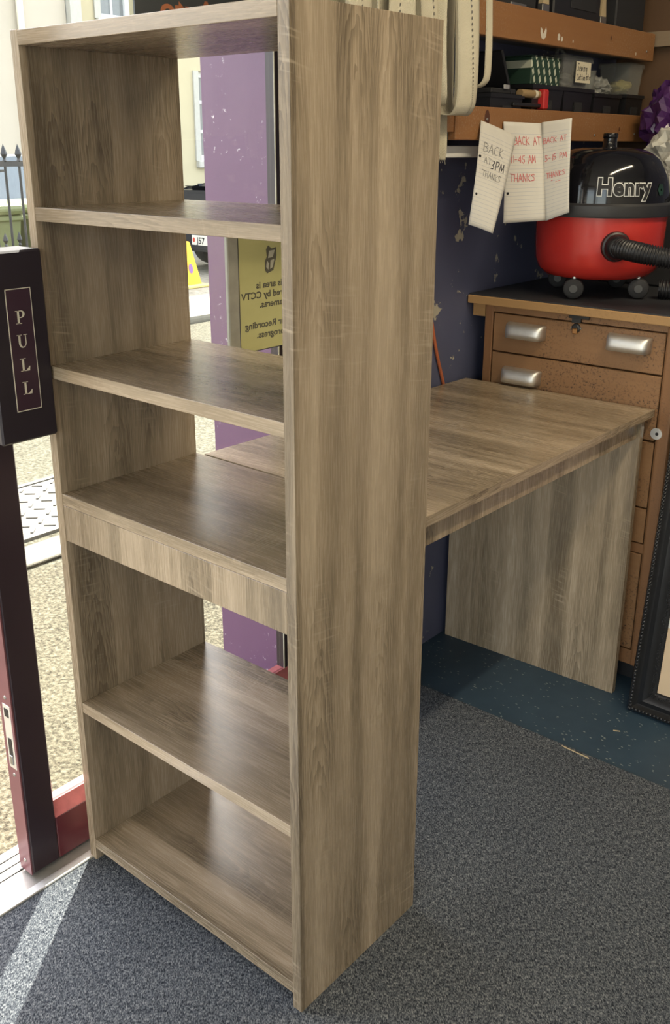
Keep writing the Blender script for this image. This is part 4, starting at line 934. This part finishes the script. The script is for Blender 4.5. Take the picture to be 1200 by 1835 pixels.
def facades():
    RN = plain('cream_render', (.42, .37, .235), .85, var=.06, scale=4); PK = plain('pale_pink_render', (.43, .385, .305), .85, var=.06, scale=3); STN = plain('grey_stone_trim', (.40, .39, .34), .85)
    WF = plain('white_sash_paint', (.66, .67, .66), .5); DGL = plain('window_dark_glass', (.16, .17, .17), .06)
    f = thing('cream_building', 'cream rendered building with white sash windows across the street', 'building', (-9.2, 9, -.1))
    X = .2
    def wall_with(holes, y0, y1, z0, z1):
        bm = B(); ys = sorted({y0, y1, *[h[0] for h in holes], *[h[1] for h in holes]})
        for a, b in zip(ys, ys[1:]):
            zz = z0
            for h in sorted([h for h in holes if h[0] <= a and h[1] >= b], key=lambda h: h[2]):
                box(bm, X-.3, X, a, b, zz, h[2]); zz = h[3]
            box(bm, X-.3, X, a, b, zz, z1)
        return bm
    wins = [(8.50-9, 9.45-9, 1.22, 2.36), (6.98-9, 7.50-9, 2.86, 4.3), (10.6-9, 11.5-9, 1.22, 2.36), (8.5-9, 9.4-9, 3.4, 4.7)]
    obj('wall', wall_with(wins, 6.6-9, 13-9, 0, 6), RN, f)
    for (a, b, c, d) in wins:
        w_ = obj('window_frame', box(box(box(box(B(), X-.16, X-.09, a, a+.07, c, d), X-.16, X-.09, b-.07, b, c, d), X-.16, X-.09, a+.07, b-.07, c, c+.07), X-.16, X-.09, a+.07, b-.07, d-.07, d), WF, f)
        for q in (1, 2):
            zz = c+(d-c)*q/3; obj('glazing_bar', b1(X-.14, X-.11, a+.07, b-.07, zz-.02, zz+.02), WF, w_)
        obj('glazing_bar', b1(X-.14, X-.11, (a+b)/2-.014, (a+b)/2+.014, c+.07, d-.07), WF, w_)
        obj('window_pane', b1(X-.135, X-.128, a+.07, b-.07, c+.07, d-.07), DGL, w_)
        cu = B(); sheet(cu, lambda u, v, a=a, b=b, c=c, d=d: (X-.2+.015*math.sin(u*40), a+.07+(b-a-.14)*u, c+.1+(d-c-.15)*v), 40, 1, .003); obj('curtain', cu, WHITEP, w_)
        obj('sill', b1(X-.1, X+.07, a-.08, b+.08, c-.09, c, bev=.01), STN, f)
        for e0, e1 in ((a-.09, a-.001), (b+.001, b+.09)): obj('surround', b1(X-.02, X+.025, e0, e1, c, d), STN, f)
    obj('roof_slab', b1(X-3, X+.25, 6.6-9, 13-9, 6.001, 6.25), STN, f)
    g = thing('pale_building', 'pale pink rendered building left of the grey stone pilaster', 'building', (-8.9, 4.0, -.1))
    obj('wall', b1(-.4, 0, -3.0, 2.42, 0, 6), PK, g); p = obj('pilaster', b1(-.1, .08, 2.43, 2.585, 2.6, 6), STN, g); obj('pilaster_foot', b1(-.1, .05, 2.43, 2.52, 0, 2.599), STN, g)
    obj('downpipe', tube(B(), [(.06, 1.78, 0), (.06, 1.78, 6)], .04, 10), CREAM, g)
    obj('plinth_band', b1(.001, .06, -3.0, 2.42, 0, .5), STN, g)
    lw = thing('low_white_wall', 'low white garden wall in front of the cream building', 'wall', (-8.7, 9.2, -.115)); obj('wall_body', b1(-.1, .1, -1.6, 3, 0, .74), plain('white_masonry', (.66, .66, .66), .8), lw); obj('coping', b1(-.14, .14, -1.62, 3, .741, .80, bev=.01), plain('white_coping', (.68, .68, .68), .8), lw)
facades()
